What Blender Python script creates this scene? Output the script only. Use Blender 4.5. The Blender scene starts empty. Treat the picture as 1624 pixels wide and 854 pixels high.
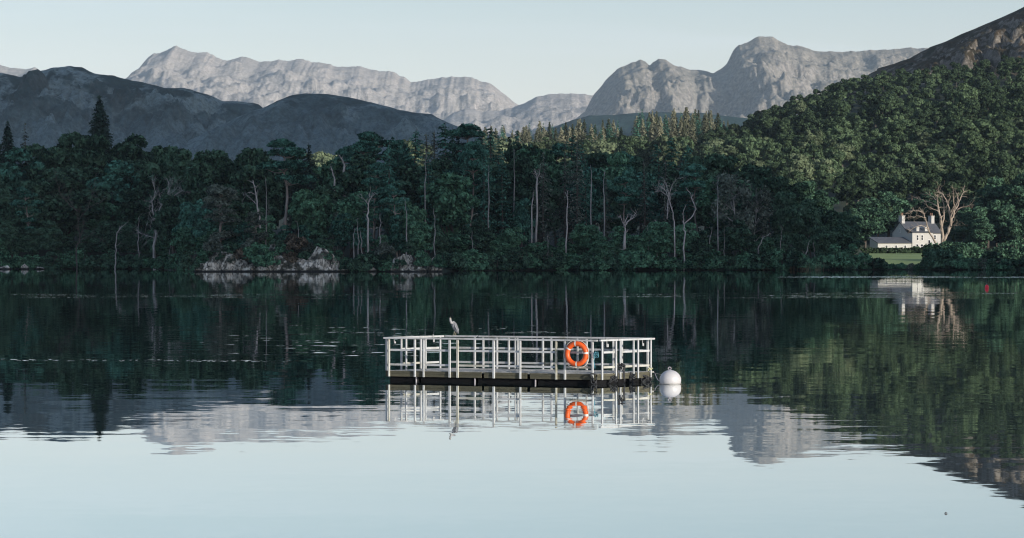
import bpy, math, random
import numpy as np
from mathutils import Vector, noise, Matrix

R = math.radians
sc = bpy.context.scene
COL = sc.collection
rng = np.random.default_rng(7)
random.seed(7)

# ------------------------------------------------------------------ camera
F = 5300.0          # focal length in photograph pixels (1624 wide)
CX, HY = 812.0, 394.0   # principal column, horizon row
CAMH = 3.95


def wx(px, Y): return (px - CX) / F * Y
def wz(py, Y): return CAMH - (py - HY) / F * Y
def P(px, py, Y): return Vector((wx(px, Y), Y, wz(py, Y)))


cam_d = bpy.data.cameras.new('camera')
cam = bpy.data.objects.new('camera', cam_d)
COL.objects.link(cam)
cam.location = (0, 0, CAMH)
cam.rotation_euler = (R(90), 0, 0)
cam_d.sensor_width = 36
cam_d.lens = F / 1624 * 36
cam_d.shift_y = -(427 - HY) / 1624
cam_d.clip_start = 0.5
cam_d.clip_end = 60000
sc.camera = cam

# ------------------------------------------------------------------ helpers


def tag(o, label=None, cat=None, group=None, kind=None):
    if label: o['label'] = label
    if cat: o['category'] = cat
    if group: o['group'] = group
    if kind: o['kind'] = kind
    return o


def empty(name, loc=(0, 0, 0), rz=0):
    o = bpy.data.objects.new(name, None)
    COL.objects.link(o)
    o.location = loc
    o.rotation_euler = (0, 0, rz)
    o.empty_display_size = 0.2
    return o


class MB:
    def __init__(s): s.v, s.f, s.m = [], [], []

    def add(s, vs, fs, mi=0):
        b = len(s.v)
        s.v += [tuple(v) for v in vs]
        s.f += [tuple(b + i for i in f) for f in fs]
        s.m += [mi] * len(fs)
        return s

    def box(s, c, d, mi=0, M=None, bev=0.0):
        x, y, z = d[0] / 2, d[1] / 2, d[2] / 2
        vs = [Vector((sx * x, sy * y, sz * z)) for sz in (-1, 1) for sy in (-1, 1) for sx in (-1, 1)]
        if M: vs = [M @ v for v in vs]
        vs = [v + Vector(c) for v in vs]
        return s.add(vs, [(0, 2, 3, 1), (4, 5, 7, 6), (0, 1, 5, 4), (2, 6, 7, 3), (0, 4, 6, 2), (1, 3, 7, 5)], mi)

    def tube(s, pts, rad, n=6, mi=0, cap=True):
        pts = [Vector(p) for p in pts]
        if not hasattr(rad, '__len__'): rad = [rad] * len(pts)
        vs, fs = [], []
        ref = Vector((0.31, 0.95, 0.12)).normalized()
        for i, p in enumerate(pts):
            t = (pts[min(i + 1, len(pts) - 1)] - pts[max(i - 1, 0)])
            if t.length < 1e-9: t = Vector((0, 0, 1))
            t.normalize()
            a = ref - t * ref.dot(t)
            if a.length < 0.05: a = Vector((1, 0, 0)) - t * t.x
            a.normalize()
            ref = a
            b = t.cross(a)
            for k in range(n):
                an = 2 * math.pi * k / n
                vs.append(p + (a * math.cos(an) + b * math.sin(an)) * rad[i])
        for i in range(len(pts) - 1):
            for k in range(n):
                fs.append((i * n + k, i * n + (k + 1) % n, (i + 1) * n + (k + 1) % n, (i + 1) * n + k))
        if cap:
            fs.append(tuple(range(n - 1, -1, -1)))
            fs.append(tuple((len(pts) - 1) * n + k for k in range(n)))
        return s.add(vs, fs, mi)

    def lathe(s, prof, n=24, c=(0, 0, 0), mi=0):
        vs, fs = [], []
        for r, z in prof:
            for k in range(n):
                a = 2 * math.pi * k / n
                vs.append((c[0] + r * math.cos(a), c[1] + r * math.sin(a), c[2] + z))
        for i in range(len(prof) - 1):
            for k in range(n):
                fs.append((i * n + k, i * n + (k + 1) % n, (i + 1) * n + (k + 1) % n, (i + 1) * n + k))
        fs.append(tuple(range(n - 1, -1, -1)))
        fs.append(tuple((len(prof) - 1) * n + k for k in range(n)))
        return s.add(vs, fs, mi)

    def mesh(s, name, mats, smooth=False):
        me = bpy.data.meshes.new(name)
        me.from_pydata(s.v, [], s.f)
        if not isinstance(mats, (list, tuple)): mats = [mats]
        for m in mats: me.materials.append(m)
        if len(mats) > 1: me.polygons.foreach_set('material_index', s.m)
        if smooth: me.polygons.foreach_set('use_smooth', [True] * len(s.f))
        me.update()
        return me

    def build(s, name, mats, parent=None, smooth=False, loc=None):
        o = bpy.data.objects.new(name, s.mesh(name, mats, smooth))
        COL.objects.link(o)
        if parent: o.parent = parent
        if loc: o.location = loc
        return o


def bevel(o, w=0.008, seg=1):
    m = o.modifiers.new('bevel', 'BEVEL')
    m.width = w
    m.segments = seg
    m.limit_method = 'ANGLE'
    return o


def np_mesh(name, V, Q, mats, mi=None, smooth=False):
    """mesh from arrays of vertices and quads"""
    me = bpy.data.meshes.new(name)
    V = np.asarray(V, np.float32)
    Q = np.asarray(Q, np.int32)
    me.vertices.add(len(V))
    me.vertices.foreach_set('co', V.ravel())
    me.loops.add(Q.size)
    me.loops.foreach_set('vertex_index', Q.ravel())
    me.polygons.add(len(Q))
    me.polygons.foreach_set('loop_start', np.arange(0, Q.size, 4, dtype=np.int32))
    for m in mats: me.materials.append(m)
    if mi is not None: me.polygons.foreach_set('material_index', np.asarray(mi, np.int32))
    if smooth: me.polygons.foreach_set('use_smooth', np.ones(len(Q), bool))
    me.update(calc_edges=True)
    me.validate()
    return me


# ------------------------------------------------------------------ materials
def new_mat(name):
    m = bpy.data.materials.new(name)
    m.use_nodes = True
    nt = m.node_tree
    nt.nodes.clear()
    return m, nt


class N:
    """tiny node helper"""
    def __init__(s, nt): s.nt = nt

    def n(s, t, **kw):
        nd = s.nt.nodes.new(t)
        for k, v in kw.items(): setattr(nd, k, v)
        return nd

    def link(s, a, b): s.nt.links.new(a, b)

    def sock(s, inp, v):
        if isinstance(v, bpy.types.NodeSocket): s.link(v, inp)
        elif v is not None: inp.default_value = v

    def math(s, op, a, b=None, c=None, clamp=False):
        nd = s.n('ShaderNodeMath', operation=op, use_clamp=clamp)
        s.sock(nd.inputs[0], a)
        if b is not None: s.sock(nd.inputs[1], b)
        if c is not None: s.sock(nd.inputs[2], c)
        return nd.outputs[0]

    def noise(s, vec, scale, detail=4, rough=0.55, dist=0.0, color=False):
        nd = s.n('ShaderNodeTexNoise')
        if vec is not None: s.link(vec, nd.inputs['Vector'])
        nd.inputs['Scale'].default_value = scale
        nd.inputs['Detail'].default_value = detail
        nd.inputs['Roughness'].default_value = rough
        nd.inputs['Distortion'].default_value = dist
        return nd.outputs['Color' if color else 'Fac']

    def mapping(s, vec, scale=(1, 1, 1), loc=(0, 0, 0), rot=(0, 0, 0)):
        nd = s.n('ShaderNodeMapping')
        s.link(vec, nd.inputs['Vector'])
        nd.inputs['Scale'].default_value = scale
        nd.inputs['Location'].default_value = loc
        nd.inputs['Rotation'].default_value = rot
        return nd.outputs[0]

    def ramp(s, fac, stops):
        nd = s.n('ShaderNodeValToRGB')
        cr = nd.color_ramp
        while len(cr.elements) < len(stops): cr.elements.new(0.5)
        for e, (p, c) in zip(cr.elements, stops):
            e.position = p
            e.color = (*c, 1) if len(c) == 3 else c
        s.sock(nd.inputs[0], fac)
        return nd.outputs[0]

    def mix(s, fac, a, b, blend='MIX'):
        nd = s.n('ShaderNodeMix', data_type='RGBA', blend_type=blend)
        s.sock(nd.inputs[0], fac)
        for i, v in ((6, a), (7, b)):
            if isinstance(v, tuple) and len(v) == 3: v = (*v, 1)
            s.sock(nd.inputs[i], v)
        return nd.outputs[2]

    def smooth(s, v, lo, hi, a=0.0, b=1.0):
        nd = s.n('ShaderNodeMapRange', interpolation_type='SMOOTHSTEP')
        s.sock(nd.inputs[0], v)
        nd.inputs[1].default_value = lo
        nd.inputs[2].default_value = hi
        nd.inputs[3].default_value = a
        nd.inputs[4].default_value = b
        return nd.outputs[0]

    def bump(s, h, strength=0.5, dist=1.0):
        nd = s.n('ShaderNodeBump')
        nd.inputs['Strength'].default_value = strength
        nd.inputs['Distance'].default_value = dist
        s.link(h, nd.inputs['Height'])
        return nd.outputs[0]

    def principled(s, col, rough=0.6, normal=None, metal=0.0, spec=0.5):
        b = s.n('ShaderNodeBsdfPrincipled')
        if isinstance(col, tuple) and len(col) == 3: col = (*col, 1)
        s.sock(b.inputs['Base Color'], col)
        s.sock(b.inputs['Roughness'], rough)
        b.inputs['Metallic'].default_value = metal
        b.inputs['Specular IOR Level'].default_value = spec
        if normal is not None: s.link(normal, b.inputs['Normal'])
        return b.outputs[0]

    def out(s, sh, vol=None):
        o = s.n('ShaderNodeOutputMaterial')
        if sh is not None: s.link(sh, o.inputs['Surface'])
        if vol is not None: s.link(vol, o.inputs['Volume'])

    def pos(s): return s.n('ShaderNodeNewGeometry').outputs['Position']
    def obj(s): return s.n('ShaderNodeTexCoord').outputs['Object']


def mat_worn(name, base, dirt, scale=3.0, amt=0.5, rough=0.55, metal=0.0, bump=0.1, stretch=(1, 1, 1), spec=0.5):
    m, nt = new_mat(name)
    k = N(nt)
    v = k.mapping(k.obj(), stretch)
    n1 = k.noise(v, scale, 6, 0.65)
    n2 = k.noise(v, scale * 7, 3, 0.6)
    f = k.smooth(k.math('ADD', k.math('MULTIPLY', n1, 0.7), k.math('MULTIPLY', n2, 0.3)), 0.62 - amt * 0.4, 0.75)
    c = k.mix(f, base, dirt)
    k.out(k.principled(c, k.smooth(n2, 0.2, 0.8, rough - 0.1, rough + 0.15), k.bump(n2, bump, 0.02), metal, spec))
    return m


def mat_foliage(name, c1, c2, trans=0.12, vary=0.25):
    """leaf cards: colour differs leaf by leaf and tree by tree"""
    m, nt = new_mat(name)
    k = N(nt)
    isl = k.n('ShaderNodeNewGeometry').outputs['Random Per Island']
    oi = k.n('ShaderNodeObjectInfo').outputs['Random']
    ob = k.n('ShaderNodeTexCoord').outputs['Object']
    spray = k.smooth(k.noise(ob, 0.85, 3, 0.65), 0.42, 0.60)
    f = k.math('ADD', k.math('MULTIPLY', k.math('ADD', k.math('MULTIPLY', isl, 0.5), k.math('MULTIPLY', spray, 0.5)), 1 - vary), k.math('MULTIPLY', oi, vary))
    c = k.mix(k.smooth(f, 0.12, 0.88), tuple(v * 0.45 for v in c1), tuple(v * 1.9 for v in c2))
    d = k.n('ShaderNodeBsdfDiffuse')
    k.link(c, d.inputs['Color'])
    t = k.n('ShaderNodeBsdfTranslucent')
    k.link(c, t.inputs['Color'])
    mx = k.n('ShaderNodeMixShader')
    mx.inputs[0].default_value = trans
    k.link(d.outputs[0], mx.inputs[1])
    k.link(t.outputs[0], mx.inputs[2])
    k.out(mx.outputs[0])
    return m


def mat_bark(name, c1, c2, scale=1.2):
    m, nt = new_mat(name)
    k = N(nt)
    v = k.mapping(k.obj(), (1, 1, 0.35))
    n1 = k.noise(v, scale, 5, 0.65)
    k.out(k.principled(k.ramp(n1, [(0.3, c1), (0.65, c2)]), 0.85, k.bump(n1, 0.4, 0.1), spec=0.2))
    return m


M = {}
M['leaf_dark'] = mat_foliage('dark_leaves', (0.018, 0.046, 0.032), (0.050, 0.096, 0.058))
M['leaf_mid'] = mat_foliage('green_leaves', (0.028, 0.085, 0.050), (0.075, 0.160, 0.090))
M['leaf_teal'] = mat_foliage('blue_green_needles', (0.022, 0.082, 0.060), (0.060, 0.150, 0.105))
M['leaf_grey'] = mat_foliage('grey_green_needles', (0.050, 0.070, 0.056), (0.100, 0.120, 0.092))
M['leaf_fir'] = mat_foliage('dark_fir_needles', (0.012, 0.026, 0.022), (0.026, 0.046, 0.036))
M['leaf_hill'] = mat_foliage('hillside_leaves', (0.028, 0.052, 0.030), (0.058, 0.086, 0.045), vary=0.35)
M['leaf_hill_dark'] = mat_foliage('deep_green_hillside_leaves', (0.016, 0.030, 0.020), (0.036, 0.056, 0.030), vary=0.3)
M['leaf_gold'] = mat_foliage('golden_green_needles', (0.080, 0.108, 0.065), (0.125, 0.125, 0.082), vary=0.75)
M['leaf_pale'] = mat_foliage('pale_green_leaves', (0.062, 0.092, 0.050), (0.084, 0.106, 0.060), vary=0.6)
M['leaf_rust'] = mat_foliage('rusty_leaves', (0.060, 0.050, 0.035), (0.11, 0.085, 0.06))
M['bark'] = mat_bark('dark_bark', (0.045, 0.038, 0.032), (0.11, 0.095, 0.08))
M['bark_pine'] = mat_bark('pine_bark', (0.15, 0.125, 0.105), (0.36, 0.30, 0.255))
M['bark_pale'] = mat_bark('pale_bark', (0.15, 0.142, 0.13), (0.38, 0.36, 0.325))
M['bark_dead'] = mat_bark('bleached_dead_wood', (0.21, 0.19, 0.165), (0.52, 0.47, 0.42))
M['bark_tan'] = mat_bark('tan_dead_wood', (0.18, 0.145, 0.11), (0.40, 0.335, 0.27), 0.6)

# ------------------------------------------------------------------ sun direction
TH = R(45)            # sun comes from behind the camera, 45 degrees to the right
EL = R(12.5)
SD = Vector((math.sin(TH), -math.cos(TH), 0))      # towards the sun, level
SU = Vector((math.cos(TH), math.sin(TH), 0))       # across the sun

# ------------------------------------------------------------------ terrain
SHORE = [(-400, 700), (0, 630), (120, 634), (240, 628), (310, 575), (330, 563), (520, 563), (600, 566), (690, 566), (720, 580),
         (900, 600), (1050, 597), (1200, 600), (1340, 606), (1420, 612), (1624, 600), (2000, 590)]
CREST = [(-500, 12), (0, 16), (300, 22), (480, 31), (700, 38), (830, 45), (1000, 47), (1150, 51), (1260, 63), (1350, 72),
         (1450, 75), (1560, 77), (1624, 79), (1900, 90), (2400, 100)]


def lerp_tab(tab, x):
    xs, ys = zip(*tab)
    return float(np.interp(x, xs, ys))


def sstep(a, b, x):
    t = min(1, max(0, (x - a) / (b - a)))
    return t * t * (3 - 2 * t)


def ground(x, y):
    px = CX + F * x / max(y, 1)
    d = y - lerp_tab(SHORE, px)
    d += 6 * (noise.noise((x * 0.03, y * 0.03, 3.1)))
    if d < 0: z = max(-2.5, d * 0.12)
    else:
        wood = min(d, 1.2) * 0.12 + 0.085 * min(d, 90)
        lawn = min(d, 1.5) * 0.10 + 0.0115 * min(d, 240)
        w = sstep(1335, 1372, px)
        z = wood * (1 - w) + lawn * w
    t = min(1, max(0, (y - 880) / (1500 - 880)))
    c = lerp_tab(CREST, px)
    if y <= 1500:
        h = z + (c - z) * (t ** 1.05) if t > 0 else z
    else:
        h = c + (15 - c) * sstep(1500, 2000, y)
    if t > 0: h += 4.5 * noise.noise((x * 0.012, y * 0.012, 0.7)) * min(1, t * 4)
    return h


def shore_y(px):
    """where the land comes out of the water along this bearing"""
    y = 540.0
    while ground(wx(px, y), y) < 0.0: y += 0.5
    return y


def build_ground():
    xs = np.concatenate([np.linspace(-900, -160, 40), np.linspace(-150, 300, 180), np.linspace(310, 1000, 40)])
    ys = np.concatenate([np.linspace(520, 720, 90), np.linspace(725, 2100, 120), [2400, 3200, 4600]])
    V, Q = [], []
    for y in ys:
        for x in xs: V.append((x, y, ground(x, y)))
    w = len(xs)
    for j in range(len(ys) - 1):
        for i in range(w - 1): Q.append((j * w + i, j * w + i + 1, (j + 1) * w + i + 1, (j + 1) * w + i))
    m, nt = new_mat('woodland_floor')
    k = N(nt)
    p = k.pos()
    n1 = k.noise(p, 0.15, 6, 0.65)
    n2 = k.noise(p, 1.3, 4, 0.6)
    c = k.ramp(n1, [(0.3, (0.014, 0.022, 0.015)), (0.55, (0.024, 0.030, 0.020)), (0.75, (0.04, 0.038, 0.027))])
    c = k.mix(k.math('MULTIPLY', n2, 0.5), c, (0.03, 0.045, 0.025))
    k.out(k.principled(c, 0.9, k.bump(n2, 0.5, 0.4), spec=0.2))
    o = bpy.data.objects.new('ground', np_mesh('ground', V, Q, [m], smooth=True))
    COL.objects.link(o)
    tag(o, kind='structure')


build_ground()


def strip(name, pts_a, pts_b, mat, dz=0.006, n=40, rows=10):
    """a sheet laid just above the ground between two lines given in (px, Y)"""
    V, Q = [], []
    for j in range(rows + 1):
        f = j / rows
        for i in range(n + 1):
            g = i / n
            ax = pts_a[0][0] + (pts_a[1][0] - pts_a[0][0]) * g
            ay = pts_a[0][1] + (pts_a[1][1] - pts_a[0][1]) * g
            bx = pts_b[0][0] + (pts_b[1][0] - pts_b[0][0]) * g
            by = pts_b[0][1] + (pts_b[1][1] - pts_b[0][1]) * g
            px, Y = ax + (bx - ax) * f, ay + (by - ay) * f
            x = wx(px, Y)
            V.append((x, Y, ground(x, Y) + dz))
    w = n + 1
    for j in range(rows):
        for i in range(n): Q.append((j * w + i, j * w + i + 1, (j + 1) * w + i + 1, (j + 1) * w + i))
    o = bpy.data.objects.new(name, np_mesh(name, V, Q, [mat], smooth=True))
    COL.objects.link(o)
    return o


m, nt = new_mat('lawn_grass')
k = N(nt)
p = k.pos()
n1 = k.noise(k.mapping(p, (0.05, 0.2, 0.2)), 1.0, 6, 0.65)
n2 = k.noise(p, 1.5, 3)
c = k.ramp(n1, [(0.3, (0.15, 0.21, 0.07)), (0.55, (0.21, 0.27, 0.10)), (0.75, (0.28, 0.31, 0.15))])
k.out(k.principled(c, 0.9, k.bump(n2, 0.4, 0.15), spec=0.2))
tag(strip('lawn', ((1354, 628), (1478, 628)), ((1354, 868), (1478, 868)), m, 0.05), kind='structure')


# ------------------------------------------------------------------ hills
def mat_fell(name, grass, rock, dark, sc_=1.0, rock_lo=0.45, patch=None, bumpd=6.0, low=None):
    m, nt = new_mat(name)
    k = N(nt)
    p = k.pos()
    g = k.n('ShaderNodeNewGeometry')
    sep = k.n('ShaderNodeSeparateXYZ')
    k.link(g.outputs['Normal'], sep.inputs[0])
    steep = k.math('SUBTRACT', 1.0, sep.outputs[2])
    n1 = k.noise(p, 0.012 * sc_, 8, 0.68)
    n2 = k.noise(p, 0.06 * sc_, 6, 0.7)
    n3 = k.noise(k.mapping(p, (1, 1, 0.35)), 0.045 * sc_, 6, 0.7, 0.4)
    c = k.mix(k.smooth(n1, 0.40, 0.62), grass, dark)
    rk = k.smooth(k.math('ADD', steep, k.math('MULTIPLY', k.math('SUBTRACT', n3, 0.5), 0.9)), rock_lo, rock_lo + 0.16)
    rc = k.mix(k.smooth(n2, 0.4, 0.62), rock, tuple(v * 0.58 for v in rock))
    c = k.mix(rk, c, rc)
    if patch:
        pn = k.noise(k.mapping(p, (1, 0.4, 1.5), (37, 11, 5)), 0.0075 * sc_, 5, 0.6, 0.3)
        c = k.mix(k.math('MULTIPLY', k.smooth(pn, 0.50, 0.60), k.smooth(n2, 0.3, 0.5)), c, patch)
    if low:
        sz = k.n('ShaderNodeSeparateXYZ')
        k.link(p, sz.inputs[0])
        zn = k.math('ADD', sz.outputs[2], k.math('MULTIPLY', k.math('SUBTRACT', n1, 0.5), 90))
        c = k.mix(k.smooth(zn, low[0], low[1], 0.85, 0), c, low[2])  # paler lower down: valley mist put into the slope colour with the grass
    n4 = k.noise(p, 0.10 * sc_ ** 0.5, 5, 0.8)
    c = k.mix(k.smooth(n4, 0.40, 0.64, 0, 0.50), c, tuple(v * 0.35 for v in grass))
    c = k.mix(k.smooth(n2, 0.35, 0.75, 0, 0.26), c, (0.02, 0.022, 0.02))
    h = k.math('ADD', k.math('ADD', n2, k.math('MULTIPLY', n4, 0.35)), k.math('MULTIPLY', n3, 1.2))
    k.out(k.principled(c, 0.95, k.bump(h, 0.8, bumpd / sc_), spec=0.1))
    return m


def hill(name, mat, prof, Y0, front, back, nx, nt_, amp, p=1.3, base=0.0, rough=1.0, seed=0, fx=0.006, fy=0.0025, warp=0.0):
    pa, pb = prof[0][0], prof[-1][0]
    dpx = np.linspace(pa - 400, pb + 400, 700)
    raw = np.interp(dpx, [a for a, _ in prof], [b for _, b in prof])
    kw = np.hanning(91)
    soft = np.convolve(np.pad(raw, 45, 'edge'), kw / kw.sum(), 'valid')
    V, Q = [], []
    nb = 8
    ts = [-(1 - i / nb) for i in range(nb)] + list((np.linspace(0, 1, nt_)) ** 1.25)
    for t in ts:
        Y = Y0 - t * front if t >= 0 else Y0 - t * back
        for i in range(nx):
            px = pa + (pb - pa) * i / (nx - 1)
            X = wx(px, Y0)
            a = abs(t)
            w = warp * noise.noise((X * fx * 0.5, Y * fy, seed + 5.0)) * a
            mixs = min(1, a * 2.2)
            py = lerp_tab(prof, px + w) * (1 - mixs) + float(np.interp(px + w, dpx, soft)) * mixs
            S = wz(py, Y0) + rough * (noise.fractal((X * 0.02, seed, 0.3), 0.9, 2.0, 5) * (1 - 0.3 * a))
            z = base + (S - base) * (1 - a) ** p
            r = noise.ridged_multi_fractal((X * fx, Y * fy, seed * 1.7), 0.9, 2.1, 6, 1.0, 2.0)
            q = noise.fractal((X * fx * 4, Y * fy * 5, seed + 9), 0.8, 2.0, 5)
            env = min(1, a * 5) * (1 - a) ** 0.7
            q2 = noise.fractal((X * fx * 18, Y * fy * 22, seed + 3), 0.7, 2.0, 3)
            z += amp * env * ((r - 1.1) * 0.62 + q * 0.34 + (0.5 - abs(q2)) * 0.06)
            if t >= 0: z = min(z, CAMH + (S - CAMH) * Y / Y0 - 0.3 * min(1, a * 40))   # spurs stay below the crest line
            V.append((X, Y, z if a < 1 else base - 5))
    for j in range(len(ts) - 1):
        for i in range(nx - 1): Q.append((j * nx + i, (j + 1) * nx + i, (j + 1) * nx + i + 1, j * nx + i + 1))
    o = bpy.data.objects.new(name, np_mesh(name, V, Q, [mat], smooth=True))
    COL.objects.link(o)
    tag(o, kind='structure')
    return o


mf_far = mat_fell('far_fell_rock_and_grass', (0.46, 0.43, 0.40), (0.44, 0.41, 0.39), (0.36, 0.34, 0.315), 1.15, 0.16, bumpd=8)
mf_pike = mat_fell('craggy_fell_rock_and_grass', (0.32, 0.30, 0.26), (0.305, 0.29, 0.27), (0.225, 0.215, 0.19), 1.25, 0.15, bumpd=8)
mf_left = mat_fell('shaded_fell_bracken_wood_and_mist', (0.028, 0.062, 0.064), (0.062, 0.088, 0.092), (0.014, 0.038, 0.044), 3.0, 0.27,
                   patch=(0.22, 0.29, 0.285), low=(95, 165, (0.15, 0.22, 0.23)))  # pale low slopes paint in valley mist over the grass
mf_low = mat_fell('valley_side_wood_and_shade', (0.040, 0.080, 0.080), (0.07, 0.09, 0.085), (0.026, 0.056, 0.058), 2.0, 0.7)  # dark bluish tone puts shade and haze into the wooded slope's colour
mf_crag = mat_fell('heathery_crag', (0.088, 0.066, 0.042), (0.24, 0.215, 0.18), (0.042, 0.044, 0.030), 5.5, 0.13)

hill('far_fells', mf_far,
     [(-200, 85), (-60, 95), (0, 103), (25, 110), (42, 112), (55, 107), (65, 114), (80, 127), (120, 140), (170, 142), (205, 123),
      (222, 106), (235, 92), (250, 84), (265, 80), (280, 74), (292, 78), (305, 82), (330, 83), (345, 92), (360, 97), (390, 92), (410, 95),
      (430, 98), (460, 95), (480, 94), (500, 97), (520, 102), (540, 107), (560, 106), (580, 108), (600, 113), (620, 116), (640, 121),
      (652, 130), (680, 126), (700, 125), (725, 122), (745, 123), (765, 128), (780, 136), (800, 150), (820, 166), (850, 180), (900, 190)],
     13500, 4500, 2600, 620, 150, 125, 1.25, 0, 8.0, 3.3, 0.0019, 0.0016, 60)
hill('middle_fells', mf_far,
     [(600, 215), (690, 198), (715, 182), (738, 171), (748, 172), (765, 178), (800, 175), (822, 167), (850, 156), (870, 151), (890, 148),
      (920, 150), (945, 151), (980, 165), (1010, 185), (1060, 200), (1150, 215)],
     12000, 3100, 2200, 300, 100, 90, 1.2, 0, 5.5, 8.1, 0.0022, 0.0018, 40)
hill('rocky_pikes', mf_pike,
     [(820, 215), (880, 200), (910, 192), (928, 178), (936, 160), (942, 148), (950, 139), (965, 122), (978, 111), (992, 105), (1005, 98),
      (1015, 95), (1024, 98), (1030, 103), (1036, 97), (1044, 94), (1055, 96), (1064, 101), (1075, 106), (1095, 110), (1115, 113),
      (1132, 114), (1145, 108), (1153, 100), (1158, 90), (1164, 79), (1172, 70), (1185, 66), (1194, 62), (1202, 59), (1215, 58.5),
      (1226, 59), (1234, 65), (1248, 70), (1265, 73), (1290, 79), (1310, 82), (1335, 83), (1350, 80), (1358, 82), (1390, 79),
      (1420, 77), (1450, 77), (1480, 79), (1560, 85), (1700, 100), (1850, 130)],
     10500, 2600, 2100, 640, 160, 140, 1.35, 0, 5.5, 5.2, 0.0028, 0.0020, 50)
hill('valley_side', mf_low,
     [(720, 235), (820, 222), (880, 203), (908, 191), (935, 182), (975, 183), (1010, 180), (1060, 178), (1110, 179), (1150, 185),
      (1230, 195), (1400, 205)],
     5600, 1100, 900, 160, 40, 25, 1.0, 0, 2.5, 2.2, 0.01, 0.006, 15)
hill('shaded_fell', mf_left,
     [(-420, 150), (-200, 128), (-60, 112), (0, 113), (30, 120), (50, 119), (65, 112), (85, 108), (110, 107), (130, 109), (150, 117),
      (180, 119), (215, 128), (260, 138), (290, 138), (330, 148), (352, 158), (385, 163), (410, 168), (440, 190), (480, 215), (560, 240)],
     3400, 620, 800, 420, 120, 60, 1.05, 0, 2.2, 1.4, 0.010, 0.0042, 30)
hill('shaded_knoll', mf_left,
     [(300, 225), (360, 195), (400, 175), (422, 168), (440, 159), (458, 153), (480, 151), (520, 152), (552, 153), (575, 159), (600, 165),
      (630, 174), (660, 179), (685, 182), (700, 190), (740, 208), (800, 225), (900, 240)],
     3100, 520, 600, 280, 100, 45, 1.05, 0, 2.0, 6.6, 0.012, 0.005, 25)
hill('heather_crag', mf_crag,
     [(1340, 150), (1380, 116), (1395, 109), (1408, 103), (1418, 101), (1430, 97), (1442, 93), (1450, 88), (1460, 82), (1478, 74),
      (1500, 66), (1530, 52), (1560, 40), (1590, 28), (1610, 19), (1624, 12), (1680, -20), (1800, -70), (2100, -120)],
     1830, 420, 400, 260, 110, 26, 0.95, 60, 1.1, 3.7, 0.03, 0.018, 10)


# unseen hills, profiles shaped to throw shade on the wood and left fell
def shade_hill(name, prof, L, half, us):
    V, Q = [], []
    ss = np.linspace(-1, 1, 15)
    for s in ss:
        for u in us:
            h = lerp_tab(prof, u) * (1 - abs(s) ** 1.2)
            h += (6 + 50 * abs(s) * (1 - abs(s)) * 2) * noise.fractal((u * 0.004, s * 3, 1.1), 0.9, 2, 5)
            q = SD * (L + s * half) + SU * u
            V.append((q.x, q.y, h - 6))
    w = len(us)
    for j in range(len(ss) - 1):
        for i in range(w - 1): Q.append((j * w + i, j * w + i + 1, (j + 1) * w + i + 1, (j + 1) * w + i))
    o = bpy.data.objects.new(name, np_mesh(name, V, Q, [mf_low], smooth=True))
    COL.objects.link(o)
    tag(o, kind='structure')


shade_hill('eastern_shade_hill', [(-2600, 300), (-1200, 330), (-200, 340), (170, 330), (330, 700), (478, 700), (555, 400), (640, 330), (1300, 330), (1800, 250), (3000, 80)], 2000, 900,  # out of view; dips in the profile let sun reach pontoon and house
          np.linspace(-2600, 3000, 225))
shade_hill('northern_shade_hill', [(1300, 5), (1530, 60), (1640, 900), (2450, 900), (2700, 500), (3300, 20)], 0, 560, np.linspace(1300, 3300, 121))  # added out of view to keep sun off the left fell


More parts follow.
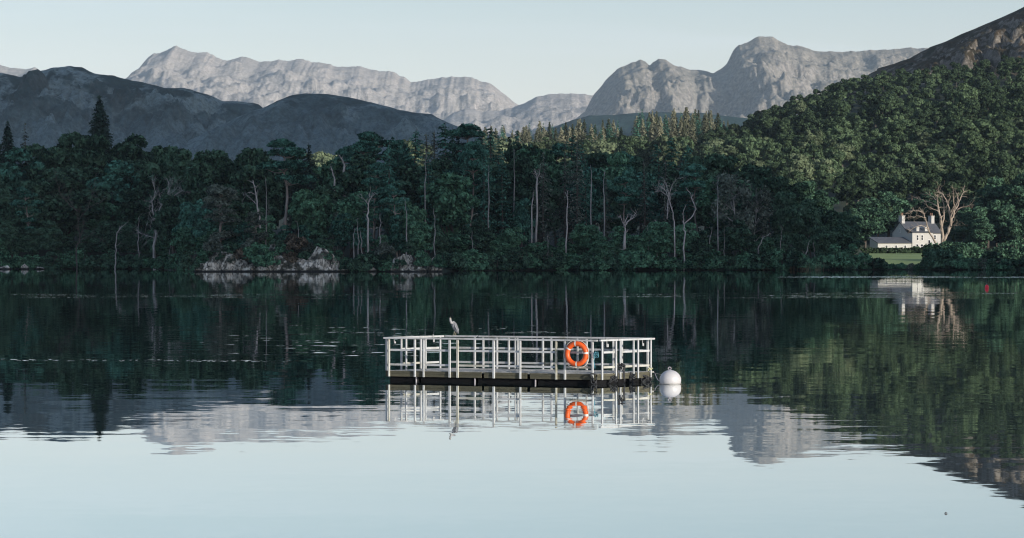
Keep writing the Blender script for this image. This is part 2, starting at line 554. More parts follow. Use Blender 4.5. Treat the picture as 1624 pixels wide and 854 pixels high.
# ------------------------------------------------------------------ water
def build_water():
    m, nt = new_mat('lake_water')
    k = N(nt)
    p = k.pos()
    sep = k.n('ShaderNodeSeparateXYZ')
    k.link(p, sep.inputs[0])
    X, Y = sep.outputs[0], sep.outputs[1]
    # gentle swell everywhere: long low ripples
    cA = k.noise(k.mapping(p, (0.12, 0.50, 1)), 1.0, 2, 0.5, 0, True)
    cB = k.noise(k.mapping(p, (0.45, 1.9, 1), (13, 7, 0)), 1.0, 2, 0.5, 0, True)
    cC = k.noise(k.mapping(p, (2.6, 2.4, 1), (3, 17, 0)), 1.0, 1, 0.5, 0, True)

    def vsub(c):
        nd = k.n('ShaderNodeVectorMath', operation='SUBTRACT')
        k.link(c, nd.inputs[0])
        nd.inputs[1].default_value = (0.5, 0.5, 0.5)
        return nd.outputs[0]

    def vscale(v, s):
        nd = k.n('ShaderNodeVectorMath', operation='SCALE')
        k.link(v, nd.inputs[0])
        k.sock(nd.inputs['Scale'], s)
        return nd.outputs[0]

    def vadd(a, b):
        nd = k.n('ShaderNodeVectorMath', operation='ADD')
        k.link(a, nd.inputs[0])
        k.link(b, nd.inputs[1])
        return nd.outputs[0]

    def band(v, a, b, c, d):
        return k.math('MULTIPLY', k.smooth(v, a, b), k.smooth(v, c, d, 1, 0))

    big = k.noise(k.mapping(p, (0.010, 0.020, 1)), 1.0, 3, 0.5)
    calm = k.smooth(Y, 48, 72, 0.45, 1.0)
    ampA = k.math('MULTIPLY', k.smooth(big, 0.35, 0.65, 0.0035, 0.0085), calm)
    ampB = k.math('MULTIPLY', k.smooth(big, 0.35, 0.65, 0.003, 0.0075), calm)
    s = vadd(vscale(vsub(cA), ampA), vscale(vsub(cB), ampB))
    # wind ruffled patches and the wash of a passing boat
    dash = k.smooth(k.noise(k.mapping(p, (0.22, 0.55, 1), (5, 3, 0)), 1.0, 2, 0.6), 0.50, 0.66)
    ang = k.math('DIVIDE', X, Y)
    patch = k.smooth(k.noise(k.mapping(p, (0.045, 0.030, 1), (8, 2, 0)), 1.0, 2), 0.38, 0.56)
    ruf = k.math('MULTIPLY', band(Y, 112, 130, 165, 215), patch)
    ruf = k.math('MULTIPLY', ruf, k.smooth(k.math('ABSOLUTE', ang), 0.05, 0.13, 1.0, 0.1))
    fine = k.smooth(k.noise(k.mapping(p, (0.10, 0.10, 1), (1, 9, 0)), 1.0, 3), 0.42, 0.58)
    row1 = k.math('MULTIPLY', band(Y, 258, 268, 284, 300), k.math('MULTIPLY', fine, 0.9))
    wob = k.math('MULTIPLY', k.math('SUBTRACT', k.noise(k.mapping(p, (0.02, 0.0, 1)), 1.0, 2), 0.5), 20)
    Yl = k.math('ADD', Y, wob)
    line1 = k.math('MULTIPLY', band(Yl, 444, 452, 464, 472), k.smooth(ang, 0.055, 0.10))
    line1 = k.math('MULTIPLY', line1, k.smooth(k.noise(k.mapping(p, (0.15, 0.02, 1)), 1.0, 3), 0.34, 0.55))
    Yw = k.math('ADD', k.math('ADD', Y, k.math('MULTIPLY', X, 0.14)), k.math('MULTIPLY', wob, 0.06))
    wake = k.math('MULTIPLY', band(Yw, 114.4, 115.2, 116.2, 117.0), k.smooth(ang, -0.085, -0.05, 1, 0.0))
    wake = k.math('MULTIPLY', wake, k.smooth(k.noise(k.mapping(p, (5.0, 1.0, 1)), 1.0, 2), 0.44, 0.60))
    row2 = k.math('MULTIPLY', band(Y, 280, 287, 296, 306), k.math('MULTIPLY', fine, k.smooth(ang, 0.06, 0.11, 0.0, 1.0)))
    mask = k.math('ADD', k.math('MULTIPLY', ruf, k.math('MULTIPLY', dash, 0.105)), k.math('MULTIPLY', k.math('ADD', row1, row2), 0.15))
    mask = k.math('ADD', mask, k.math('ADD', k.math('MULTIPLY', line1, 0.5), k.math('MULTIPLY', wake, 0.15)))
    s = vadd(s, vscale(vsub(cC), k.math('ADD', mask, 0.004)))
    # normal = up + slope
    sp = k.n('ShaderNodeSeparateXYZ')
    k.link(s, sp.inputs[0])
    cb = k.n('ShaderNodeCombineXYZ')
    k.link(k.math('MULTIPLY', sp.outputs[0], 0.5), cb.inputs[0])
    k.link(sp.outputs[1], cb.inputs[1])
    cb.inputs[2].default_value = 1
    nm = k.n('ShaderNodeVectorMath', operation='NORMALIZE')
    k.link(cb.outputs[0], nm.inputs[0])
    gl = k.n('ShaderNodeBsdfGlossy')
    gl.inputs['Color'].default_value = (0.95, 0.975, 0.98, 1)
    gl.inputs['Roughness'].default_value = 0.012
    k.link(nm.outputs[0], gl.inputs['Normal'])
    df = k.n('ShaderNodeBsdfDiffuse')
    df.inputs['Color'].default_value = (0.006, 0.030, 0.030, 1)
    fr = k.n('ShaderNodeFresnel')
    fr.inputs['IOR'].default_value = 1.33
    fac = k.math('ADD', 0.80, k.math('MULTIPLY', fr.outputs[0], 0.20), clamp=True)
    mx = k.n('ShaderNodeMixShader')
    k.link(fac, mx.inputs[0])
    k.link(df.outputs[0], mx.inputs[1])
    k.link(gl.outputs[0], mx.inputs[2])
    k.out(mx.outputs[0])
    V = [(-1500, -900, 0), (1500, -900, 0), (1500, 760, 0), (-1500, 760, 0)]
    o = bpy.data.objects.new('lake_water', np_mesh('lake_water', V, [(0, 1, 2, 3)], [m]))
    COL.objects.link(o)
    tag(o, kind='structure')


build_water()


# ------------------------------------------------------------------ foliage meshes
def unit(v): return v / np.maximum(np.linalg.norm(v, axis=1, keepdims=True), 1e-6)


def cards(C, Nn, size, asp=0.7, g=rng):
    """N leaf-sized quads centred at C facing Nn"""
    n = len(C)
    r = g.normal(size=(n, 3))
    T = unit(np.cross(Nn, r))
    B = np.cross(Nn, T)
    s = np.asarray(size).reshape(-1, 1) * np.ones((n, 1))
    a, b = T * s, B * s * asp
    V = np.stack([C - a - b * 0.3, C - b, C + a + b * 0.2, C + b], 1).reshape(-1, 3)
    Q = np.arange(4 * n).reshape(-1, 4)
    return V, Q


def clump(c, r, n, g, lo=-0.45, jit=0.75):
    d = unit(g.normal(size=(int(n * 1.6) + 4, 3)))
    d = d[d[:, 2] > lo][:n]
    rad = g.uniform(0.72, 1.08, (len(d), 1))
    return np.asarray(c) + d * rad * np.asarray(r), unit(d + g.normal(size=d.shape) * jit)


def crown_mesh(name, clumps, mat, size, per, g, lo=-0.45, asp=0.7):
    Cs, Ns = [], []
    for c, r in clumps:
        n = max(12, int(per * (r[0] * r[1]) ** 0.5 * max(r[2], r[0] * 0.6)))
        a, b = clump(c, r, n, g, lo)
        Cs.append(a)
        Ns.append(b)
    C, Nn = np.concatenate(Cs), np.concatenate(Ns)
    V, Q = cards(C, Nn, g.uniform(size * 0.6, size * 1.3, len(C)), asp, g)
    return np_mesh(name, V, Q, [mat])


def limb_path(a, b, bend, g, n=5):
    a, b = np.asarray(a, float), np.asarray(b, float)
    L = np.linalg.norm(b - a)
    pts = []
    o = g.normal(size=3) * bend * L
    for i in range(n + 1):
        t = i / n
        pts.append(tuple(a + (b - a) * t + o * math.sin(t * math.pi) + g.normal(size=3) * bend * 0.2 * L * (0 < i < n)))
    return pts


def taper(n, r0, r1): return [r0 + (r1 - r0) * i / n for i in range(n + 1)]


PROTO = {}


def proto_broadleaf(key, mat, g, H=13, Rx=4.2, z0=2.0, ncl=34, size=0.31, per=150, bark='bark'):
    zc, rz = (H + z0) / 2, (H - z0) / 2
    cl, tips = [], []
    for i in range(ncl):
        d = unit(g.normal(size=(1, 3)))[0]
        f = g.uniform(0.45, 0.92)
        zz = d[2] * f
        shape = 1.0 if zz > -0.2 else 0.85
        c = np.array([d[0] * f * Rx * shape, d[1] * f * Rx * shape, zc + d[2] * f * rz])
        r = g.uniform(0.85, 1.6) * (Rx / 4.2)
        cl.append((c, (r * 1.15, r * 1.15, r * 0.8)))
        tips.append(c)
    cl.append(((0, 0, zc), (Rx * 0.6, Rx * 0.6, rz * 0.6)))
    crown = crown_mesh('crown', cl, mat, size, per, g)
    mb = MB()
    top = (g.normal() * 0.4, g.normal() * 0.4, zc + rz * 0.5)
    tp = limb_path((0, 0, -0.4), top, 0.03, g, 6)
    mb.tube(tp, taper(6, 0.34, 0.07), 7)
    for c in tips[:12]:
        t = tp[2 + int(g.integers(0, 3))]
        mb.tube(limb_path(t, c * np.array([0.9, 0.9, 1]), 0.08, g, 4), taper(4, 0.12, 0.02), 5)
    PROTO[key] = (mb.mesh('trunk', M[bark], True), crown, H)


def proto_shrub(key, mat, g, H=4.0, Rx=2.6, ncl=20, size=0.24):
    cl = []
    for i in range(ncl):
        d = unit(g.normal(size=(1, 3)))[0]
        d[2] = abs(d[2])
        f = g.uniform(0.35, 0.85)
        cl.append((np.array([d[0] * f * Rx, d[1] * f * Rx, 0.4 + d[2] * f * H * 0.85]), (g.uniform(0.7, 1.2),) * 2 + (g.uniform(0.5, 0.9),)))
    crown = crown_mesh('foliage', cl, mat, size, 180, g, -0.6)
    mb = MB()
    for i in range(5):
        a = g.uniform(0, 6.28)
        mb.tube(limb_path((0.15 * math.cos(a), 0.15 * math.sin(a), -0.3), (math.cos(a) * Rx * 0.6, math.sin(a) * Rx * 0.6, H * 0.7), 0.1, g, 4),
                taper(4, 0.07, 0.015), 5)
    PROTO[key] = (mb.mesh('stem', M['bark'], True), crown, H)


def proto_conifer(key, mat, g, H=20, Rm=3.0, z0=1.5, step=0.65, dens=1.0, droop=0.25, size=0.34, power=0.85, bark='bark', ragged=0.25, nb=(6, 9), face=0.6):
    Cs, Ns, mb = [], [], MB()
    tp = limb_path((0, 0, -0.5), (g.normal() * 0.15, g.normal() * 0.15, H), 0.006, g, 8)
    mb.tube(tp, taper(8, 0.28, 0.03), 7)
    z = z0
    while z < H - 0.25:
        rr = Rm * max(0.03, (1 - (z - z0 * 0.4) / (H - z0 * 0.4))) ** power + 0.12
        n = int(g.integers(nb[0], nb[1])) if rr > 0.6 else 4
        for b in range(n):
            a = g.uniform(0, 6.283)
            L = rr * g.uniform(1 - ragged * 1.6, 1 + ragged * 0.6)
            dr = droop * g.uniform(0.6, 1.4)
            up = g.uniform(-0.05, 0.15)
            m_ = max(2, int(L / 0.26 * dens))
            t = np.linspace(0.12, 1, m_)
            rad = L * t
            zz = z + up * L * t - dr * L * t ** 1.7 + g.normal(size=m_) * 0.06
            side = g.normal(size=m_) * 0.16 * L * (1.05 - t)
            x = math.cos(a) * rad - math.sin(a) * side
            y = math.sin(a) * rad + math.cos(a) * side
            Cs.append(np.stack([x, y, zz], 1))
            nn = np.stack([np.cos(a) * face + 0 * t, np.sin(a) * face + 0 * t, 0 * t + 0.7], 1) + g.normal(size=(m_, 3)) * 0.5
            Ns.append(unit(nn))
            if rr > 0.9 and b < 4:
                mb.tube([(0, 0, z), (math.cos(a) * L * 0.5, math.sin(a) * L * 0.5, z + up * L * 0.5 - dr * L * 0.3),
                         (math.cos(a) * L * 0.95, math.sin(a) * L * 0.95, z + up * L - dr * L * 0.92)], [0.05, 0.03, 0.012], 4, cap=False)
        z += step * g.uniform(0.75, 1.25) * (0.55 + 0.45 * rr / Rm)
    C, Nn = np.concatenate(Cs), np.concatenate(Ns)
    V, Q = cards(C, Nn, g.uniform(size * 0.6, size * 1.25, len(C)), 0.62, g)
    PROTO[key] = (mb.mesh('trunk', M[bark], True), np_mesh('crown', V, Q, [mat]), H)


def proto_pine(key, mat, g, H=19, bare=0.55, Rx=3.0, ncl=22, flat=0.42, bark='bark_pine', size=0.26):
    mb = MB()
    tp = limb_path((0, 0, -0.5), (g.normal() * 0.8, g.normal() * 0.8, H - 1.0), 0.03, g, 9)
    mb.tube(tp, taper(9, 0.30, 0.07), 8)
    cl = []
    for i in range(ncl):
        f = g.uniform(bare, 1.0)
        a = g.uniform(0, 6.283)
        prof = math.sin(min(1, (1 - f) / (1 - bare) * 0.85 + 0.18) * math.pi * 0.72) ** 0.8
        L = Rx * prof * g.uniform(0.45, 1.05)
        i0 = min(8, int(f * 9))
        o = np.array(tp[i0])
        c = o + np.array([math.cos(a) * L, math.sin(a) * L, L * 0.18 + g.uniform(0, 0.9)])
        r = g.uniform(0.8, 1.35)
        cl.append((c, (r * 1.25, r * 1.25, r * flat * 1.25)))
        mb.tube(limb_path(o, c - np.array([0, 0, 0.2]), 0.10, g, 4), taper(4, 0.10, 0.025), 5)
    for q in range(4):
        cl.append((np.array(tp[-1]) + np.array([g.normal() * 0.7, g.normal() * 0.7, g.uniform(-0.5, 0.45)]), (1.3, 1.3, 0.6)))
    for i in range(5):      # dead stubs on the bare bole
        f = g.uniform(bare * 0.45, bare)
        o = np.array(tp[int(f * 9)])
        a = g.uniform(0, 6.283)
        L = g.uniform(0.6, 1.8)
        mb.tube(limb_path(o, o + np.array([math.cos(a) * L, math.sin(a) * L, g.uniform(-0.3, 0.5)]), 0.12, g, 3), taper(3, 0.05, 0.012), 4)
    crown = crown_mesh('crown', cl, mat, size, 190, g, -0.35, 0.55)
    PROTO[key] = (mb.mesh('trunk', M[bark], True), crown, H)


def proto_birch(key, mat, g, H=16, Rx=3.2, bark='bark_pale', per=38):
    mb = MB()
    tp = limb_path((0, 0, -0.4), (g.normal() * 0.5, g.normal() * 0.5, H * 0.9), 0.025, g, 8)
    mb.tube(tp, taper(8, 0.20, 0.035), 7)
    cl = []
    for i in range(26):
        f = g.uniform(0.35, 0.95)
        a = g.uniform(0, 6.283)
        L = Rx * (1 - abs(f - 0.55) * 1.2) * g.uniform(0.5, 1.05)
        o = np.array(tp[int(f * 8)])
        c = o + np.array([math.cos(a) * L, math.sin(a) * L, L * g.uniform(0.5, 1.0)])
        mb.tube(limb_path(o, c, 0.07, g, 5), taper(5, 0.075, 0.012), 5)
        for q in range(3):
            e = c + g.normal(size=3) * 0.7
            mb.tube(limb_path(o + (c - o) * g.uniform(0.4, 0.9), e, 0.1, g, 3), taper(3, 0.03, 0.008), 4)
        r = g.uniform(0.7, 1.2)
        cl.append((c - np.array([0, 0, 0.3]), (r, r, r * 1.3)))
    crown = crown_mesh('crown', cl, mat, 0.24, per * 2, g, -1)
    PROTO[key] = (mb.mesh('trunk', M[bark], True), crown, H)


def proto_hill(key, mat, g, H=10, Rx=4.0, ncl=22, size=0.46, per=48):
    """small far tree: trunk and crown in one mesh"""
    cl = []
    for i in range(ncl):
        d = unit(g.normal(size=(1, 3)))[0]
        f = g.uniform(0.35, 1.0)
        r = g.uniform(0.7, 1.75)
        cl.append((np.array([d[0] * f * Rx, d[1] * f * Rx, H * 0.56 + d[2] * f * H * 0.42]), (r * 1.1, r * 1.1, r * 0.85)))
    Cs, Ns = [], []
    for c, r in cl:
        a, b = clump(c, r, int(per * r[0] * 1.6), g, -0.4, 0.4)
        Cs.append(a)
        Ns.append(b)
    C, Nn = np.concatenate(Cs), np.concatenate(Ns)
    V, Q = cards(C, Nn, g.uniform(size * 0.6, size * 1.3, len(C)), 0.75, g)
    mb = MB()
    mb.tube(limb_path((0, 0, -0.8), (0, 0, H * 0.7), 0.03, g, 4), taper(4, 0.3, 0.08), 6, cap=False)
    tv, tq = np.array(mb.v), np.array(mb.f)
    me = np_mesh('tree', np.concatenate([V, tv]), np.concatenate([Q, tq + len(V)]), [mat, M['bark']], [0] * len(Q) + [1] * len(tq))
    PROTO[key] = (None, me, H)


g = np.random.default_rng(11)
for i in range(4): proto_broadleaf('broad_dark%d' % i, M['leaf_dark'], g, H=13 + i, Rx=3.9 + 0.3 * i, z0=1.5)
for i in range(4): proto_broadleaf('broad_mid%d' % i, M['leaf_mid'], g, H=12 + i, Rx=3.8 + 0.3 * i, z0=1.2)
for i in range(3): proto_broadleaf('broad_teal%d' % i, M['leaf_teal'], g, H=13 + i, Rx=3.7, z0=1.2)
for i in range(2): proto_shrub('shrub_dark%d' % i, M['leaf_dark'], g, H=3.6 + i)
for i in range(3): proto_shrub('shrub_mid%d' % i, M['leaf_mid'], g, H=3.4 + i * 0.5)
proto_shrub('shrub_grey0', M['leaf_grey'], g)
proto_shrub('shrub_rust0', M['leaf_rust'], g, H=2.4, Rx=2.2, ncl=12)
for i in range(3): proto_conifer('spruce%d' % i, M['leaf_fir'], g, H=20, Rm=3.1, step=0.5, dens=1.3, size=0.27)
for i in range(3): proto_conifer('fir_teal%d' % i, M['leaf_teal'], g, H=20, Rm=3.5, droop=0.14, step=0.85, ragged=0.35, dens=1.5, size=0.25, nb=(8, 12))
for i in range(2): proto_conifer('larch%d' % i, M['leaf_grey'], g, H=20, Rm=2.8, dens=1.3, step=0.7, droop=0.4, size=0.2, power=0.7, ragged=0.45, bark='bark', nb=(7, 10))
proto_conifer('spire0', M['leaf_fir'], g, H=30, Rm=7.6, step=0.45, dens=1.5, size=0.30, ragged=0.22, power=0.95, nb=(9, 13))
for i in range(3): proto_conifer('tallfir%d' % i, M['leaf_teal'], g, H=20, Rm=2.7, droop=0.35, step=0.8, ragged=0.5, dens=1.7, size=0.24, power=0.5, nb=(8, 12))
for i in range(3): proto_pine('pine%d' % i, M['leaf_teal'], g, H=19, bare=[0.55, 0.65, 0.5][i])
for i in range(2): proto_pine('pine_grey%d' % i, M['leaf_grey'], g, H=12, bare=0.3, Rx=2.4, ncl=26, size=0.2)
for i in range(2): proto_birch('birch%d' % i, M['leaf_grey'], g)
for i in range(5): proto_hill('hill%d' % i, M['leaf_hill'], g, H=[9, 10, 11.5, 13, 9.5][i], Rx=[4.4, 3.6, 3.2, 2.9, 4.0][i], ncl=[24, 20, 28, 26, 17][i], size=0.34, per=80)
for i in range(3): proto_hill('fill%d' % i, M['leaf_hill'], g, H=8, Rx=[3.6, 3.0, 2.6][i], ncl=[12, 10, 13][i], size=0.40, per=42)
for i in range(3): proto_hill('hilldark%d' % i, M['leaf_hill_dark'], g, H=10 + i, Rx=[4.2, 3.4, 3.0][i], ncl=26, size=0.34, per=80)
for i in range(2): proto_hill('hillpale%d' % i, M['leaf_pale'], g, H=8 + i, Rx=3.6, size=0.34, per=80)
for i in range(3): proto_conifer('gold%d' % i, M['leaf_gold'], g, H=20, Rm=3.6, step=0.7, size=0.42, dens=1.1, power=0.8, bark='bark_pale', ragged=0.3, nb=(8, 11), face=0.95)


def place(key, name, label, cat, group, x, y, H, wide=1.0, rz=None, z=None, sink=0.15, parts=True, crown_name=None):
    tr, cr, h0 = PROTO[key]
    s = H / h0
    if z is None: z = ground(x, y) - sink
    rz = random.uniform(0, 6.28) if rz is None else rz
    if tr is None:
        o = bpy.data.objects.new(name, cr)
        COL.objects.link(o)
        o.location = (x, y, z)
        o.rotation_euler = (0, 0, rz)
    else:
        o = empty(name, (x, y, z), rz)
        for me in (tr, cr):
            c = bpy.data.objects.new(me.name.split('.')[0], me)
            COL.objects.link(c)
            c.parent = o
    o.scale = (s * wide, s * wide, s)
    tag(o, label, cat, group)
    return o


ZONES = [(90, 'at the far left wood end'),
         (205, 'under the spire fir'),
         (325, 'near the twisted dead tree'),
         (475, 'above the white rocks'),
         (615, 'right of the flat topped pine'),
         (700, 'above the small rock pair'),
         (830, 'straight above the heron'),
         (955, 'straight above the life ring'),
         (1085, 'near the forked dead tree'),
         (1225, 'near the pale birch'),
         (1370, 'at the wood end by the house'),
         (9999, 'right of the white house')]


def zone(px):
    for lim, t in ZONES:
        if px < lim: return t


LOOK = {'broad_dark': ('broadleaf_tree', 'dark round crowned broadleaf tree'), 'broad_mid': ('broadleaf_tree', 'mid green leafy tree'),
        'broad_teal': ('broadleaf_tree', 'bluish green leafy tree'), 'spruce': ('spruce_tree', 'dark narrow spruce'), 'tallfir': ('fir_tree', 'tall ragged drooping fir'), 'spire': ('fir_tree', 'tall dark spired fir'),
        'fir_teal': ('fir_tree', 'blue green layered fir'), 'larch': ('larch_tree', 'thin grey green larch'),
        'pine': ('pine_tree', 'bare trunked pine with flat crown'), 'pine_grey': ('pine_tree', 'low grey green pine'),
        'birch': ('birch_tree', 'airy birch with pale stem'), 'shrub_dark': ('shrub', 'dark bush'), 'shrub_mid': ('shrub', 'green bush'),
        'shrub_grey': ('shrub', 'grey green bush'), 'shrub_rust': ('shrub', 'rusty brown bush')}


def put(key, px, Y, top=None, H=None, wide=1.0, row='', extra=None):
    x = wx(px, Y)
    z = ground(x, Y) - 0.15
    if H is None: H = wz(top, Y) - z
    kk = key.rstrip('0123456789')
    name, look = LOOK[kk]
    lab = extra or f'{look} {row} {zone(px)}'
    shrub = name == 'shrub'
    return place(key, name, lab, 'bush' if shrub else 'tree', 'bushes along the lake shore' if shrub else 'trees of the lake shore wood', x, Y, H, wide, z=z)


# skyline of the wood: (px, top row, species, width factor)
SKY = [(-150, 215, 'broad_dark0', 1), (-110, 205, 'spruce1', 1), (-70, 218, 'broad_dark1', 1), (-35, 208, 'broad_dark2', 1),
       (12, 190, 'spire0', 1.0), (40, 192, 'larch0', 0.8), (72, 216, 'broad_dark3', 1.0), (108, 208, 'broad_dark1', 1.0), (135, 205, 'broad_dark0', 0.9),
       (186, 216, 'broad_dark2', 1.0), (210, 212, 'broad_dark1', 0.95), (240, 228, 'broad_dark3', 0.95), (268, 223, 'broad_dark0', 0.85),
       (300, 227, 'broad_dark2', 1.05), (328, 238, 'broad_dark1', 0.9), (355, 231, 'broad_dark0', 0.95), (385, 231, 'broad_dark3', 0.9),
       (412, 226, 'broad_dark0', 0.85), (470, 234, 'broad_dark1', 0.9), (490, 226, 'spruce2', 1.35), (522, 250, 'broad_mid0', 0.9), (552, 234, 'pine1', 0.9),
       (578, 220, 'pine2', 1.1), (601, 207, 'pine0', 1.3), (622, 212, 'tallfir0', 1.0), (638, 216, 'broad_teal0', 0.8), (660, 203, 'tallfir1', 1.15), (676, 209, 'larch1', 1.3), (688, 206, 'larch1', 1.15),
       (704, 193, 'tallfir2', 1.2), (718, 202, 'tallfir0', 0.9), (727, 210, 'spruce1', 1.1), (738, 193, 'pine2', 1.15), (760, 201, 'tallfir1', 1.1), (778, 197, 'tallfir0', 0.95), (791, 212, 'fir_teal0', 1.1),
       (808, 214, 'spruce1', 1.0), (820, 205, 'tallfir2', 0.9), (836, 214, 'broad_dark3', 0.85), (858, 220, 'broad_mid1', 0.95), (882, 226, 'pine1', 1.0), (908, 209, 'tallfir1', 1.2), (924, 222, 'fir_teal0', 1.1),
       (936, 234, 'broad_dark0', 0.95), (962, 238, 'broad_mid2', 0.9), (990, 238, 'broad_teal2', 0.9), (1016, 240, 'broad_dark2', 0.9), (1042, 226, 'tallfir2', 1.1),
       (1064, 213, 'tallfir0', 1.3), (1090, 226, 'tallfir1', 1.1), (1118, 232, 'broad_dark3', 1.0), (1148, 240, 'broad_dark0', 1.0), (1180, 252, 'broad_dark2', 1.05),
       (1212, 262, 'broad_dark1', 1.0), (1244, 270, 'broad_dark3', 1.0), (1276, 282, 'broad_dark0', 1.0), (1306, 300, 'broad_dark1', 1.05)]
for i, (px, top, key, w) in enumerate(SKY):
    Y = lerp_tab(SHORE, px) + 62 + random.uniform(-12, 12)
    put(key, px, Y, top + 1, wide=w, row='on the skyline')
# the second rank fills behind and between
for i, px in enumerate(range(-140, 1320, 40)):
    key = random.choice(['broad_dark0', 'broad_dark1', 'broad_dark2', 'broad_dark3', 'broad_teal0', 'spruce1'])
    top = lerp_tab([(a, b) for a, b, _, _ in SKY], px) + random.uniform(24, 60)
    put(key, px + random.uniform(-8, 8), lerp_tab(SHORE, px) + 44 + random.uniform(-8, 8), top, wide=random.uniform(0.95, 1.2), row='behind others')
# middle rank
MID = ['broad_dark', 'broad_mid', 'broad_teal', 'broad_mid', 'fir_teal', 'broad_teal', 'larch', 'broad_dark']
px = -130
while px < 1345:
    left = px < 300
    k_ = random.choice(['broad_dark', 'broad_dark', 'broad_dark', 'broad_mid', 'spruce']) if left else random.choice(MID)
    if 560 < px < 1130 and random.random() < 0.65: k_ = random.choice(['fir_teal', 'fir_teal', 'larch', 'pine', 'tallfir', 'tallfir'])
    key = k_ + str(random.randrange(2))
    sky = lerp_tab([(a, b) for a, b, _, _ in SKY], px)
    top = max(sky + 28, random.uniform(268, 320))
    if k_ in ('fir_teal', 'larch', 'pine', 'spruce', 'tallfir') and px > 560: top = sky + random.uniform(8, 60)
    elif 330 < px < 640: top = random.uniform(290, 345)
    if px > 1230: key = 'broad_dark%d' % random.randrange(4)  # dark leaves put shade into the wood end
    if px > 1290: top = random.uniform(325, 350)
    put(key, px, lerp_tab(SHORE, px) + random.uniform(20, 30), top, wide=random.uniform(0.95, 1.25) if px < 540 else random.uniform(0.75, 1.1), row='in the middle')
    px += random.uniform(26, 36)
# front rank: low trees hanging over the water
px = -120
while px < 1350:
    rocks = 318 < px < 700
    top = random.uniform(345, 385)
    k_ = random.choice(['broad_dark', 'broad_mid', 'broad_teal', 'broad_mid'] if 300 < px < 1230 else ['broad_dark', 'broad_dark', 'broad_mid'])
    dY = random.uniform(5, 9)
    if rocks:
        top = random.uniform(335, 372)
        dY = random.uniform(13, 18)
    if 215 < px < 320:
        dY += 9
        top += 6
    put(k_ + str(random.randrange(3)), px, lerp_tab(SHORE, px) + dY, top, wide=random.uniform(1.0, 1.35), row='over the water' if not rocks else 'at the front')
    px += random.uniform(26, 38)
# bushes right at the waterline
px = -60
while px < 1350:
    rocks = 318 < px < 530 or 625 < px < 700
    if not rocks:
        k_ = random.choice(['shrub_dark0', 'shrub_mid0', 'shrub_mid1', 'shrub_dark1', 'shrub_mid2'])
        put(k_, px, shore_y(px) + random.uniform(-0.3, 1.6), H=random.uniform(2.6, 4.6), wide=random.uniform(0.95, 1.3), row='at the water edge')
    px += random.uniform(15, 23)
for px, py, H, key in [(420, 424, 3.9, 'shrub_mid1'), (408, 412, 3.2, 'shrub_mid0'), (372, 404, 2.6, 'shrub_dark0'), (462, 416, 1.8, 'shrub_rust0'), (470, 396, 2.6, 'shrub_rust0'),
                       (340, 398, 2.8, 'shrub_grey0'), (300, 424, 3.4, 'shrub_dark1'), (398, 396, 2.4, 'shrub_grey0'), (440, 394, 2.2, 'shrub_dark0'), (505, 402, 2.2, 'shrub_mid2'),
                       (520, 414, 2.2, 'shrub_mid0'), (670, 420, 3.0, 'shrub_mid2'), (366, 416, 1.5, 'shrub_grey0'), (350, 410, 1.8, 'shrub_dark1'), (436, 408, 1.7, 'shrub_grey0'), (482, 410, 1.8, 'shrub_dark0'), (490, 398, 2.0, 'shrub_grey0'), (450, 402, 2.0, 'shrub_mid0'), (384, 410, 1.8, 'shrub_rust0'), (514, 418, 1.6, 'shrub_grey0'), (634, 420, 1.5, 'shrub_dark0'), (676, 412, 1.6, 'shrub_grey0'), (696, 422, 2.2, 'shrub_mid1'), (610, 404, 2.6, 'shrub_grey0'), (650, 398, 2.2, 'shrub_dark1')]:
    Y = 560.5 + (430 - py) * 0.12
    x = wx(px, Y)
    name, look = LOOK[key.rstrip('0123456789')]
    place(key, name, f'{look} growing among the pale shore rocks', 'bush', 'bushes among the shore rocks', x, Y, H, 1.0, z=wz(py, Y) - 0.3)

# named single trees
fir = put('spire0', 158, 705, 150, wide=1.15, extra='tall dark spire fir standing high above the left of the wood')
put('pine1', 437, 585, 219, wide=1.2, extra='tall pine with pale bare trunk and wide flat crown above the rocks')
put('pine_grey0', 345, 577, 292, wide=1.0, extra='large grey green pine just left of the white rocks')
put('pine_grey1', 405, 574, 336, wide=0.8, extra='small grey pine standing on top of the white rocks')
put('pine0', 629, 580, 292, wide=0.9, extra='slim pine with long bare trunk above the small pale rocks')
put('pine2', 592, 582, 300, wide=0.8, extra='pine with short crown and dead stubs left of the small rocks')
put('pine1', 737, 612, 224, wide=0.9, extra='straight bare trunked pine rising above the heron')
put('larch0', 915, 618, 222, wide=1.0, extra='tall thin larch with pale stem above the orange life ring')
put('birch0', 1165, 608, 262, wide=1.1, extra='pale branching birch with thin grey leaves right of centre')
put('birch1', 1192, 612, 285, wide=1.0, extra='smaller airy birch right beside the large pale birch')
put('birch0', 535, 584, 330, wide=0.7, extra='slender young birch above the middle of the pale rocks')
put('pine0', 47, 640, 296, wide=1.0, extra='lone reddish pine trunk at the far left of the shore')


